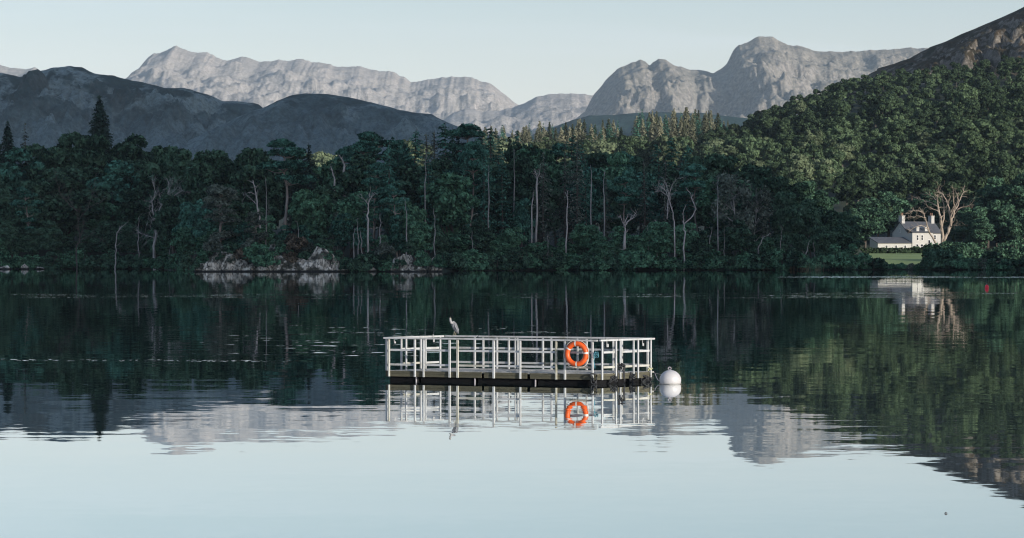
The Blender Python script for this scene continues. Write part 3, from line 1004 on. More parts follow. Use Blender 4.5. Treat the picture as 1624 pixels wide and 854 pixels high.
# ------------------------------------------------------------------ dead trees
def dead_tree(name, label, base, limbs, mat, r0, seed, twig=1.0, depth=0.5, group=None, cat='dead tree', nfine=3):
    """limbs: list of pixel polylines [(px,py),...] drawn at the tree's own distance, given thickness and depth"""
    g = np.random.default_rng(seed)
    gx, gz = wx(base[0], base[2]), ground(wx(base[0], base[2]), base[2]) - 0.2
    if wz(base[1], base[2]) > gz + 0.3:       # carry the bole down to the soil
        (p0, r0_) = limbs[0]
        limbs = [([(p0[0][0], HY + F * (CAMH - gz) / base[2])] + list(p0), r0_ * 1.1)] + list(limbs[1:])
    b = Vector((gx, base[2], gz))
    root = empty(name, b)
    tag(root, label, cat, group)
    trunk, fine = MB(), MB()
    Yb = base[2]
    for li, (pl, r) in enumerate(limbs):
        pts = []
        dy = g.normal() * depth * (1.0 if li else 0.15)
        for i, (a, c) in enumerate(pl):
            yy = dy * i / max(1, len(pl) - 1)
            q = P(a, c, Yb) - b
            pts.append(np.array([q.x + g.normal() * 0.05, yy * 3 + g.normal() * 0.06, q.z]))
        # resample with a little crookedness
        res = []
        for i in range(len(pts) - 1):
            for t in (0, 0.34, 0.67):
                L = np.linalg.norm(pts[i + 1] - pts[i])
                res.append(pts[i] + (pts[i + 1] - pts[i]) * t + g.normal(size=3) * min(L * 0.045, 0.10) * (t > 0))
        res.append(pts[-1])
        n = len(res) - 1
        (trunk if li == 0 else trunk).tube(res, [max(0.022, r * (1 - 0.8 * (i / n))) for i in range(n + 1)], 7)
        # twigs
        for q in range(int(nfine * twig * max(2, n / 2))):
            i = int(g.integers(max(1, n // 4), n + 1))
            o = res[i]
            dirv = res[i] - res[max(0, i - 2)]
            dirv = dirv / (np.linalg.norm(dirv) + 1e-6) + g.normal(size=3) * 0.75
            dirv[2] += 0.2
            L = g.uniform(0.5, 1.9) * twig
            e = o + dirv / np.linalg.norm(dirv) * L
            path = limb_path(o, e, 0.12, g, 4)
            fine.tube(path, taper(4, max(0.02, r * 0.22), 0.012), 4, cap=False)
            for w in range(2):
                o2 = np.array(path[2 + w])
                e2 = o2 + (e - o) * 0.45 + g.normal(size=3) * L * 0.3
                fine.tube(limb_path(o2, e2, 0.1, g, 2), taper(2, 0.016, 0.009), 3, cap=False)
    trunk.build('trunk', mat, root, True)
    if fine.v: fine.build('twigs', mat, root, True)
    return root


D, T = M['bark_dead'], M['bark_tan']
dead_tree('dead_tree', 'pale bare dead tree with twisted spreading branches left of the white rocks', (245, 398, 625),
          [([(245, 398), (247, 375), (246, 352), (254, 330), (258, 318)], 0.30),
           ([(247, 360), (243, 340), (241, 320), (248, 308), (242, 292)], 0.15),
           ([(254, 330), (262, 316), (268, 300), (264, 288)], 0.15),
           ([(258, 318), (275, 312), (288, 303), (300, 306), (310, 322)], 0.13),
           ([(247, 372), (265, 366), (280, 368), (290, 352), (284, 338), (298, 330)], 0.15),
           ([(280, 368), (298, 362), (312, 357)], 0.09), ([(246, 378), (232, 374), (222, 370)], 0.08),
           ([(262, 316), (282, 296), (292, 302)], 0.08)], D, 0.3, 1, 1.25, 0.6, nfine=4)
dead_tree('dead_tree', 'dark leafless tree with long pale limbs at the far left', (122, 392, 629),
          [([(122, 392), (126, 380), (124, 360), (122, 335)], 0.144), ([(122, 335), (108, 322), (98, 310), (92, 294), (87, 276)], 0.090),
           ([(122, 335), (110, 318), (106, 298)], 0.060), ([(126, 380), (132, 362), (134, 352)], 0.072),
           ([(124, 350), (140, 330), (148, 305), (150, 280)], 0.072), ([(126, 382), (145, 372), (162, 380)], 0.054),
           ([(140, 330), (158, 322), (168, 312)], 0.042)], M['bark'], 0.2, 2, 1.0, 0.5, nfine=5)
dead_tree('dead_snag', 'short broken pale snag low among the dark left trees', (184, 412, 629),
          [([(184, 412), (183, 390), (185, 370), (190, 360)], 0.15), ([(185, 370), (196, 358), (199, 354)], 0.07)], D, 0.1, 3, 0.6, 0.3)
dead_tree('dead_snag', 'thin pole like dead stem right of the broken snag', (219, 392, 629),
          [([(219, 392), (219, 370), (220, 345)], 0.11)], D, 0.1, 4, 0.6, 0.2)
dead_tree('dead_tree', 'crooked dead stem just left of the flat topped pine', (410, 372, 577),
          [([(412, 372), (412, 345), (408, 318), (404, 302), (402, 286)], 0.22), ([(408, 312), (398, 305), (391, 307)], 0.08),
           ([(408, 325), (400, 318), (390, 309), (384, 318)], 0.07)], D, 0.2, 5, 0.6, 0.4)
dead_tree('dead_snag', 'pale leaning snag near the skyline right of the flat topped pine', (530, 300, 600),
          [([(530, 300), (530, 285), (527, 275), (524, 264)], 0.22)], D, 0.2, 6, 0.5, 0.2)
dead_tree('dead_snag', 'pale curved trunk showing at the skyline gap', (545, 272, 616),
          [([(546, 274), (546, 262), (542, 252), (536, 246)], 0.26)], D, 0.2, 61, 0.4, 0.2)
dead_tree('dead_tree', 'dead pine with a fan of broken branches above the small rocks', (585, 356, 573),
          [([(584, 356), (585, 336), (584, 322), (590, 310)], 0.18), ([(585, 325), (579, 318), (574, 315)], 0.07), ([(586, 318), (586, 308)], 0.06),
           ([(588, 316), (595, 308)], 0.07)], D, 0.2, 7, 0.7, 0.3)
dead_tree('dead_tree', 'small white forked top above the life ring', (851, 292, 612),
          [([(851, 296), (852, 284), (850, 276), (847, 268)], 0.2), ([(851, 284), (856, 276), (857, 266)], 0.13), ([(854, 280), (862, 279)], 0.06)],
          D, 0.2, 8, 0.6, 0.3)
dead_tree('dead_snag', 'short bright dead stem left of the life ring line', (844, 326, 602),
          [([(843, 328), (845, 316), (846, 305)], 0.13)], D, 0.1, 9, 0.4, 0.2)
dead_tree('dead_snag', 'thin pale dead pole straight above the life ring', (899, 366, 601),
          [([(899, 368), (899, 340), (899, 312), (901, 302)], 0.15), ([(899, 314), (896, 305)], 0.06)], D, 0.1, 10, 0.3, 0.2)
dead_tree('dead_tree', 'white forked dead tree with thick trunk near the shore', (991, 398, 600),
          [([(991, 398), (991, 380), (992, 366), (992, 358)], 0.36), ([(992, 360), (986, 352), (983, 344)], 0.14), ([(992, 358), (998, 350), (1004, 346), (1007, 338)], 0.16),
           ([(990, 354), (994, 346), (996, 340)], 0.09), ([(998, 350), (1001, 342)], 0.07)], D, 0.3, 11, 0.7, 0.4)
dead_tree('dead_tree', 'pale twin stemmed dead tree between forked tree and birch', (1062, 345, 600),
          [([(1069, 352), (1066, 332), (1062, 318), (1056, 304), (1048, 298)], 0.13), ([(1062, 318), (1064, 300), (1069, 288)], 0.09),
           ([(1058, 348), (1059, 330), (1060, 312), (1056, 290)], 0.10), ([(1062, 312), (1052, 306), (1044, 302)], 0.05)], D, 0.1, 12, 1.0, 0.4)
dead_tree('dead_tree', 'snaking dead limb rising between the twin stem and the birch', (1088, 372, 599),
          [([(1086, 376), (1085, 358), (1083, 340), (1088, 324)], 0.15), ([(1085, 356), (1096, 346), (1104, 332), (1098, 318), (1092, 304), (1088, 300)], 0.11)],
          D, 0.1, 13, 0.6, 0.4)
dead_tree('dead_snag', 'leaning pale trunk left of the forked tree reflection', (1042, 400, 603),
          [([(1043, 402), (1042, 380), (1041, 360), (1039, 348)], 0.11)], D, 0.1, 14, 0.4, 0.2)
dead_tree('dead_snag', 'bare dark spar standing at the shore below the birch', (1114, 424, 603),
          [([(1114, 424), (1114, 400), (1115, 380)], 0.14)], M['bark_pale'], 0.1, 15, 0.3, 0.2)
dead_tree('dead_snag', 'long slim grey trunk left of the birch', (1138, 424, 604),
          [([(1138, 424), (1138, 380), (1138, 330), (1137, 290)], 0.16)], M['bark_pale'], 0.1, 16, 0.7, 0.2)
dead_tree('dead_snag', 'bent bare trunk arching right of the birch', (1203, 400, 603),
          [([(1203, 402), (1204, 390), (1210, 378), (1220, 371)], 0.14)], M['bark_pale'], 0.1, 17, 0.5, 0.3)
dead_tree('dead_snag', 'crooked low trunk at the water near the wood end', (1276, 418, 606),
          [([(1272, 418), (1276, 408), (1280, 398), (1281, 386)], 0.2), ([(1276, 408), (1272, 400)], 0.1)], M['bark_pale'], 0.1, 18, 0.5, 0.3)
for px, y0, y1, dY in [(422, 385, 282, 14), (473, 392, 352, 10), (561, 394, 362, 9), (573, 396, 366, 10), (567, 390, 350, 11), (602, 388, 338, 9), (645, 378, 318, 12), (675, 300, 238, 30), (690, 372, 330, 12),
                       (748, 402, 366, 6), (776, 318, 262, 20), (815, 300, 236, 30), (868, 405, 372, 6), (958, 322, 268, 16), (938, 300, 262, 18), (1028, 398, 358, 8), (1126, 410, 360, 6), (1150, 412, 372, 6),
                       (1182, 398, 350, 8), (268, 408, 384, 5), (1238, 404, 366, 6), (1292, 412, 384, 5)]:
    dead_tree('bare_stem', 'slim pale bare stem ' + zone(px), (px, y0, shore_y(px) + dY - 3), [([(px, y0), (px + random.uniform(-1, 1), (y0 + y1) / 2), (px + random.uniform(-3, 3), y1)], random.uniform(0.10, 0.15))],
              M['bark_pale'], 0.1, int(px), 0.6, 0.2, group='slim bare stems between the shore trees', cat='tree stem', nfine=1)
dead_tree('driftwood', 'bleached fallen branches lying on the shore below the forked tree', (1008, 427, 600),
          [([(985, 427), (1000, 425), (1016, 423), (1024, 418)], 0.12), ([(995, 427), (1010, 424), (1020, 421)], 0.07), ([(978, 426), (992, 424)], 0.06)],
          D, 0.1, 19, 0.5, 0.5, cat='driftwood')
dead_tree('dead_tree', 'huge tan dead tree with many upright limbs in front of the white house', (1494, 398, 800),
          [([(1496, 400), (1494, 390), (1496, 376), (1492, 352), (1488, 330), (1487, 312)], 0.578),
           ([(1496, 384), (1504, 368), (1508, 350), (1505, 330), (1500, 316), (1492, 306)], 0.354),
           ([(1503, 372), (1510, 352), (1514, 340), (1521, 326), (1525, 312), (1530, 304)], 0.286),
           ([(1516, 334), (1526, 329), (1534, 327), (1541, 322)], 0.136),
           ([(1494, 362), (1498, 340), (1497, 322), (1493, 308)], 0.245),
           ([(1507, 348), (1511, 334), (1518, 318), (1516, 308)], 0.190),
           ([(1489, 336), (1480, 332), (1472, 328)], 0.163), ([(1488, 328), (1480, 322), (1470, 320), (1460, 315)], 0.150),
           ([(1506, 340), (1512, 326), (1510, 312), (1508, 304)], 0.163), ([(1490, 322), (1482, 312), (1474, 309)], 0.109),
           ([(1494, 396), (1484, 386), (1476, 372), (1470, 358), (1466, 340), (1462, 336), (1448, 334), (1443, 339)], 0.286),
           ([(1468, 346), (1458, 343), (1446, 344), (1436, 346)], 0.136), ([(1473, 364), (1460, 358), (1448, 362), (1440, 366)], 0.122),
           ([(1508, 360), (1517, 354), (1520, 352)], 0.102), ([(1486, 318), (1489, 308), (1486, 300)], 0.109),
           ([(1500, 330), (1505, 316), (1504, 306)], 0.136)], T, 0.8, 21, 1.0, 1.0, nfine=3)

# ------------------------------------------------------------------ woods beyond
GS = 'trees massed on the hillside above the house'
cnt = 0
pts = []
tries = 0
hr = random.Random(5)
while tries < 30000 and cnt < 285:
    tries += 1
    py_w = hr.uniform(0, 1)
    Y = 890 + 640 * py_w ** 1.0
    px = hr.uniform(1120, 1680)
    if Y < 960 and 1385 < px < 1500: continue
    x = wx(px, Y)
    if Y < 1000 and px < 1340: continue
    ok = True
    for (a, b) in pts:
        if abs(a - x) < 8.6 and abs(b - Y) < 26 and ((a - x) / 6.8) ** 2 + ((b - Y) / 24) ** 2 < 1:
            ok = False
            break
    if not ok: continue
    pts.append((x, Y))
    low = Y < 1000 or (px > 1500 and Y < 1080)  # hill foot, where dark leaves stand in for shade
    u = hr.random()
    pd = 0.72 if Y > 1230 + 60 * math.sin(px * 0.02) else 0.10  # lit lower band and darker upper slope put into the leaf choice
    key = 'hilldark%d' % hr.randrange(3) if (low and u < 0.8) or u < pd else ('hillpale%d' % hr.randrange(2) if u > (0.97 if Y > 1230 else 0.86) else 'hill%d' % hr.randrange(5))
    H = hr.choice([hr.uniform(7, 10), hr.uniform(8, 12), hr.uniform(11, 15)]) if Y < 1380 else hr.uniform(6.5, 9.5)
    look = {'hilld': 'deep green round tree', 'hillp': 'pale yellowish tree', 'hill0': 'olive green round tree'}.get(key[:5], 'olive green round tree')
    where = 'on the top edge of the wooded hill' if Y > 1440 else ('on the lower slope behind the house' if Y < 1060 else
                                                                  ('on the left shoulder of the wooded hill' if px < 1330 else 'on the steep wooded hill right of centre' if Y < 1260 else 'high on the wooded hill under the crag'))
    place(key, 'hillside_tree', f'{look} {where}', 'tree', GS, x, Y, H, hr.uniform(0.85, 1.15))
    cnt += 1
# the smaller trees between them, too many to tell apart
def mesh_arrays(me):
    v = np.empty(len(me.vertices) * 3, np.float32)
    me.vertices.foreach_get('co', v)
    q = np.empty(len(me.loops), np.int32)
    me.loops.foreach_get('vertex_index', q)
    mi = np.empty(len(me.polygons), np.int32)
    me.polygons.foreach_get('material_index', mi)
    return v.reshape(-1, 3), q.reshape(-1, 4), mi


VV, QQ, MM, off = [], [], [], 0
pts2 = list(pts)
tries = n2_ = 0
while tries < 40000 and n2_ < 330:
    tries += 1
    Y, px = hr.uniform(890, 1530), hr.uniform(1115, 1680)
    if Y < 1000 and px < 1510: continue
    x = wx(px, Y)
    if any(((a - x) / 4.2) ** 2 + ((b - Y) / 14) ** 2 < 1 for a, b in pts2): continue
    pts2.append((x, Y))
    dark = hr.random() < (0.75 if Y > 1230 else 0.25)  # upper slope shaded by choosing dark leaves more often
    key = 'fill%d' % hr.randrange(3)
    v, q, mi = mesh_arrays(PROTO[key][1])
    H = hr.uniform(5.0, 9.0)
    sz = H / PROTO[key][2]
    sx = sz * hr.uniform(0.85, 1.25)
    a = hr.uniform(0, 6.28)
    R3 = np.array([[math.cos(a) * sx, -math.sin(a) * sx, 0], [math.sin(a) * sx, math.cos(a) * sx, 0], [0, 0, sz]], np.float32)
    VV.append(v @ R3.T + np.array([x, Y, ground(x, Y) - 0.2], np.float32))
    QQ.append(q + off)
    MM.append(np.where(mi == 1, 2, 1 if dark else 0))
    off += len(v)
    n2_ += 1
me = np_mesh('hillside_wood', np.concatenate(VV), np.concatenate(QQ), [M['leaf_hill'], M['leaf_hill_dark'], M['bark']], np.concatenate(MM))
hw = bpy.data.objects.new('hillside_wood', me)
COL.objects.link(hw)
tag(hw, 'small trees filling the wooded hillside between the larger crowns', 'wood', kind='stuff')
# tall trees round the house, their dark leaves standing in for shade
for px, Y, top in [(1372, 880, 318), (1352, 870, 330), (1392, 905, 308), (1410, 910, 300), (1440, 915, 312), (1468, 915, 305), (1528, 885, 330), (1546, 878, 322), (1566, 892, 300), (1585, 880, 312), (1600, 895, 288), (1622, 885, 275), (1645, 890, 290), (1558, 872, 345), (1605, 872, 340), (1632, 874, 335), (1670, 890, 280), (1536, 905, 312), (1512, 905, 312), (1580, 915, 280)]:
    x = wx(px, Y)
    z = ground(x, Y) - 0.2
    place('broad_dark%d' % hr.randrange(4), 'broadleaf_tree', 'tall dark tree ' + ('darkened for shade right of the house' if px > 1510 else 'close behind the white house' if px > 1380 else 'left of the white house wing'),
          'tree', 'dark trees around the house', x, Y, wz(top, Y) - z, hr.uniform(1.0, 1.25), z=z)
# sunlit conifer plantation and pale trees in the middle distance
GC = 'conifers of the sunlit plantation beyond the lake wood'
CON = [(640, 205), (690, 208), (775, 200), (795, 196), (812, 206), (832, 196), (850, 192), (868, 195), (885, 196), (905, 188), (925, 184), (945, 192), (965, 186), (985, 190), (1008, 176), (1040, 172), (1070, 170), (1100, 168), (1125, 170), (1145, 177), (1160, 192), (1180, 198)]
px = 770
while px < 1165:
    gap = 984 < px < 1006
    if not gap:
        for r in range(3):
            Y = 1400 + r * 40 + hr.uniform(-15, 15)
            q = px + hr.uniform(-4, 4)
            top = lerp_tab(CON, q) + hr.choice([hr.uniform(-3, 6), hr.uniform(0, 20)]) + (0 if r == 2 else 3 if r else 9)
            x = wx(q, Y)
            z = ground(x, Y) - 0.3
            H = min(27, max(9, wz(top, Y) - z))
            blue = (1006 < q < 1030 and hr.random() < 0.7) or hr.random() < 0.28
            key = ('fir_teal%d' if blue else 'gold%d') % hr.randrange(3)
            place(key, 'plantation_conifer', ('blue green conifer ' if blue else 'golden green conifer ') + ('left of the gap in the plantation' if q < 995 else 'in the dense right block of the plantation'),
                  'tree', GC, x, Y, H, hr.uniform(0.8, 1.45), z=z)
    px += hr.uniform(6.0, 9.5)
for px, top in [(496, 241), (514, 238), (652, 219), (800, 216)]:
    Y = 1300 + hr.uniform(-30, 30)
    x = wx(px, Y)
    z = ground(x, Y) - 0.3
    place('hillpale%d' % hr.randrange(2), 'background_tree', 'pale sunlit tree showing over the dark lake wood', 'tree', 'pale trees glimpsed beyond the lake wood', x, Y, max(8, wz(top, Y) - z), 0.9, z=z)
for i in range(74):
    px = hr.uniform(825, 1185)
    Y = hr.uniform(1230, 1385)
    x = wx(px, Y)
    z = ground(x, Y) - 0.3
    u = hr.random()
    key = 'hillpale%d' % hr.randrange(2) if u < 0.5 else 'hill%d' % hr.randrange(5)
    top = hr.uniform(212, 240) if px > 850 else hr.uniform(222, 240)
    place(key, 'background_tree', ('pale' if u < 0.5 else 'olive') + ' broadleaf tree below the sunlit plantation', 'tree', 'broadleaf trees below the plantation', x, Y, min(16, max(7, wz(top, Y) - z)), hr.uniform(0.75, 1.1), z=z)

# right bank bushes and hedge
for px, Y, H, key in [(1348, 618, 4.5, 'shrub_mid1'), (1366, 618, 1.4, 'shrub_mid0'), (1390, 616, 2.7, 'shrub_dark0'), (1402, 618, 1.6, 'shrub_dark1'), (1414, 618, 1.3, 'shrub_mid2'), (1430, 617, 1.3, 'shrub_mid0'),
                      (1446, 618, 1.3, 'shrub_grey0'), (1462, 618, 1.5, 'shrub_dark0'), (1478, 622, 3.6, 'shrub_dark1'), (1494, 624, 4.6, 'shrub_dark0'), (1510, 620, 3.4, 'shrub_dark1'), (1526, 618, 2.8, 'shrub_mid1'),
                      (1542, 617, 2.6, 'shrub_dark0'), (1560, 617, 2.4, 'shrub_grey0'), (1578, 615, 2.6, 'shrub_dark1'), (1596, 614, 2.4, 'shrub_mid0'), (1614, 613, 2.6, 'shrub_dark0'), (1634, 612, 2.8, 'shrub_dark1'), (1655, 612, 3, 'shrub_mid1'),
                      (1376, 616, 1.2, 'shrub_dark1'), (1407, 616, 1.2, 'shrub_mid0'), (1422, 616, 1.2, 'shrub_dark0'), (1454, 616, 1.2, 'shrub_mid2'), (1470, 616, 1.6, 'shrub_dark1'), (1534, 616, 1.9, 'shrub_mid0'), (1552, 616, 1.9, 'shrub_dark1'), (1569, 616, 1.9, 'shrub_mid1'), (1587, 616, 1.9, 'shrub_dark0'), (1605, 616, 1.9, 'shrub_mid2'), (1624, 616, 2, 'shrub_dark1'),
                      (1484, 640, 4.4, 'shrub_dark0'), (1504, 642, 4.6, 'shrub_dark1')]:
    if Y < 630: Y = shore_y(px) + (Y - 615) * 0.4 + 0.4
    x = wx(px, Y)
    name, look = LOOK[key.rstrip('0123456789')]
    place(key, name, f'{look} on the bank ' + ('below the lawn' if px < 1470 else 'under the huge dead tree' if px < 1525 else 'right of the huge dead tree'), 'bush', 'bushes on the right bank', x, Y, H, 1.15)
for i, px in enumerate(range(1496, 1670, 9)):
    Y = 690 + 30 * hr.random()
    x = wx(px, Y)
    place('shrub_dark%d' % (i % 2), 'shrub', 'dark thicket bush right of the lawn behind the bank', 'bush', 'thicket right of the lawn', x, Y, hr.uniform(3.0, 5.2), 1.1)
gh = np.random.default_rng(31)
cl = []
for i in range(46):
    cl.append((np.array([-10.5 + 21 * i / 45, gh.normal() * 0.25, 0.75 + gh.normal() * 0.08]), (0.75, 0.6, 0.72)))
me = crown_mesh('hedge', cl, M['leaf_hill_dark'], 0.26, 150, gh, -0.9)
hd = bpy.data.objects.new('hedge', me)
COL.objects.link(hd)
hx = wx(1420, 825)
hd.location = (hx, 825, ground(hx, 825))
tag(hd, 'low dark hedge between the lawn and the white house', 'hedge')
for px, H in [(1452, 2.4), (1440, 1.8), (1470, 2.6), (1478, 2.0)]:
    x = wx(px, 832)
    place('shrub_dark0', 'shrub', 'dark bush against the front of the white house', 'bush', 'bushes against the house', x, 832, H, 0.8)

# reeds by the wood end
mb = MB()
gr = np.random.default_rng(4)
for i in range(420):
    x, y = gr.normal() * 2.3, gr.normal() * 0.8
    a = gr.uniform(0, 6.28)
    h = gr.uniform(0.7, 1.5)
    dx, dy = gr.normal() * 0.2, gr.normal() * 0.2
    w = 0.03
    mb.add([(x - w * math.cos(a), y - w * math.sin(a), -0.2), (x + w * math.cos(a), y + w * math.sin(a), -0.2), (x + dx + 0.006, y + dy, h), (x + dx - 0.006, y + dy, h)], [(0, 1, 2, 3)])
rd = mb.build('reeds', mat_worn('dry_reed', (0.20, 0.16, 0.09), (0.12, 0.11, 0.06), 2.0))
rx = wx(1262, 603)
rd.location = (rx, 603, 0.05)
tag(rd, 'clump of dry reeds at the water near the wood end', 'reeds', kind='stuff')


# ------------------------------------------------------------------ shore rocks
def mat_rock():
    m, nt = new_mat('pale_shore_rock')
    k = N(nt)
    p = k.pos()
    n1 = k.noise(p, 0.50, 7, 0.62, 0.3)
    n2 = k.noise(k.mapping(p, (1, 1, 0.6)), 1.3, 6, 0.62)
    n3 = k.noise(k.mapping(p, (1, 1, 0.45), (4, 1, 7)), 1.1, 5, 0.6, 1.2)
    c = k.ramp(n2, [(0.30, (0.16, 0.14, 0.11)), (0.47, (0.42, 0.38, 0.30)), (0.64, (0.76, 0.70, 0.58))])
    c = k.mix(k.smooth(n1, 0.48, 0.58), c, (0.075, 0.074, 0.052))
    crack = k.smooth(k.math('ABSOLUTE', k.math('SUBTRACT', n3, 0.5)), 0.006, 0.035, 1, 0)
    c = k.mix(crack, c, (0.03, 0.03, 0.026))
    sp = k.n('ShaderNodeSeparateXYZ')
    k.link(p, sp.inputs[0])
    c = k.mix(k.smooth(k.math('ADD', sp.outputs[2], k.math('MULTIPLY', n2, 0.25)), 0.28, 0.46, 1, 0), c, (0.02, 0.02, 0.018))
    h = k.math('ADD', k.math('MULTIPLY', n2, 0.6), k.math('MULTIPLY', crack, -0.8))
    k.out(k.principled(c, 0.85, k.bump(h, 0.9, 0.25), spec=0.25))
    return m


MR = mat_rock()


def rock(label, px, py_base, Y, w, d, h, seed):
    import bmesh
    bm = bmesh.new()
    bmesh.ops.create_icosphere(bm, subdivisions=5, radius=1)
    gg = np.random.default_rng(seed * 13 + 5)
    planes = []
    for _ in range(17):
        nv = gg.normal(size=3)
        nv[2] = abs(nv[2]) * 0.8 + 0.05 if gg.uniform() < 0.8 else nv[2]
        planes.append((Vector(nv).normalized(), gg.uniform(0.62, 1.0)))
    for v in bm.verts:
        c = v.co.copy()
        f = 1.12
        for nv, dd in planes:
            dt = nv.dot(c)
            if dt > 0.05: f = min(f, dd / dt)
        q = c * f * 2.2 + Vector((seed * 3.7, seed, 0))
        f *= 1 + 0.10 * noise.fractal(q, 0.8, 2, 5) + 0.16 * (noise.voronoi(q * 1.1)[0][0] - 0.35)
        v.co = Vector((c.x * f * w / 2 * 1.12, c.y * f * d / 2 * 1.1, max(-0.4, c.z) * f * h * 1.0))
    me = bpy.data.meshes.new('shore_rock')
    bm.to_mesh(me)
    bm.free()
    me.materials.append(MR)
    o = bpy.data.objects.new('shore_rock', me)
    COL.objects.link(o)
    o.location = (wx(px, Y), Y, max(-0.25, wz(py_base, Y)))
    tag(o, label, 'rock', 'pale rocks along the shore')


RK = [(334, 430, 562, 4.2, 3, 1.7, 'low pale rock at the left tip of the outcrop'),
      (360, 430, 563, 4.6, 3.4, 2.9, 'pale peaked rock just left of the green bush on the outcrop'),
      (384, 430, 562, 3.2, 2.6, 1.7, 'rounded white rock touching the left side of the green bush'),
      (352, 420, 566, 4.0, 3, 2.7, 'grey lichened rock rising behind the low left rocks'),
      (412, 420, 567, 4.6, 3, 2.6, 'pale rock showing above the green bush'),
      (447, 430, 562, 5.4, 3.4, 3.4, 'broad white rock right of the green bush'),
      (434, 416, 565, 3.0, 3, 2.8, 'blocky white rock above the green bush right side'),
      (478, 430, 561.5, 4.2, 3, 2.8, 'white rock below the rusty bush'),
      (504, 430, 562, 5.8, 3.6, 3.6, 'large bright white rock at the right of the outcrop'),
      (492, 414, 566, 4.2, 3, 3.2, 'tall white rock crowning the outcrop'),
      (396, 430, 561.5, 3.0, 2.2, 1.2, 'low grey rock half under the green bush'),
      (420, 430, 561, 3.2, 2.2, 1.1, 'low pale ledge between the green bush and the broad white rock'),
      (462, 430, 561, 2.6, 2.0, 1.5, 'narrow rock wedged between the broad white rock and the rusty bush rock'),
      (466, 408, 566, 3.4, 2.4, 1.9, 'small grey rock high behind the rusty bush'),
      (536, 430, 562, 2.2, 1.8, 0.8, 'small dark stone past the right foot of the outcrop'),
      (322, 430, 562, 2.4, 2.0, 0.8, 'lowest stone at the far left tip of the outcrop'),
      (522, 430, 562, 2.8, 2.4, 1.6, 'small rock at the right foot of the outcrop'),
      (557, 430, 563, 4.0, 2.6, 1.3, 'low flat pale rock right of the outcrop'),
      (586, 430, 563, 2.6, 2, 1.1, 'little greenish rock in the middle of the shore bushes'),
      (612, 430, 563, 1.8, 1.6, 0.7, 'tiny pale stone left of the two peaked rocks'),
      (645, 430, 562.5, 4.3, 3, 2.9, 'peaked tan rock left of the small rock pair'),
      (655, 430, 561.5, 3.4, 2.2, 1.2, 'sloping white rock at the foot of the peaked tan rock'),
      (688, 430, 562.5, 2.9, 2.6, 2.7, 'rounded pale rock at the right of the rock pair'),
      (8, 426, 626, 2.2, 2, 0.6, 'small pale rock at the far left shore'),
      (40, 426, 627, 1.3, 1.2, 0.8, 'little white stone below the lone left pine'),
      (64, 426, 627, 1.6, 1.2, 0.35, 'flat grey stone right of the lone left pine')]
for i, (px, pb, Y, w, d, h, lab) in enumerate(RK): rock(lab, px, pb, Y, w, d, h, i + 1)

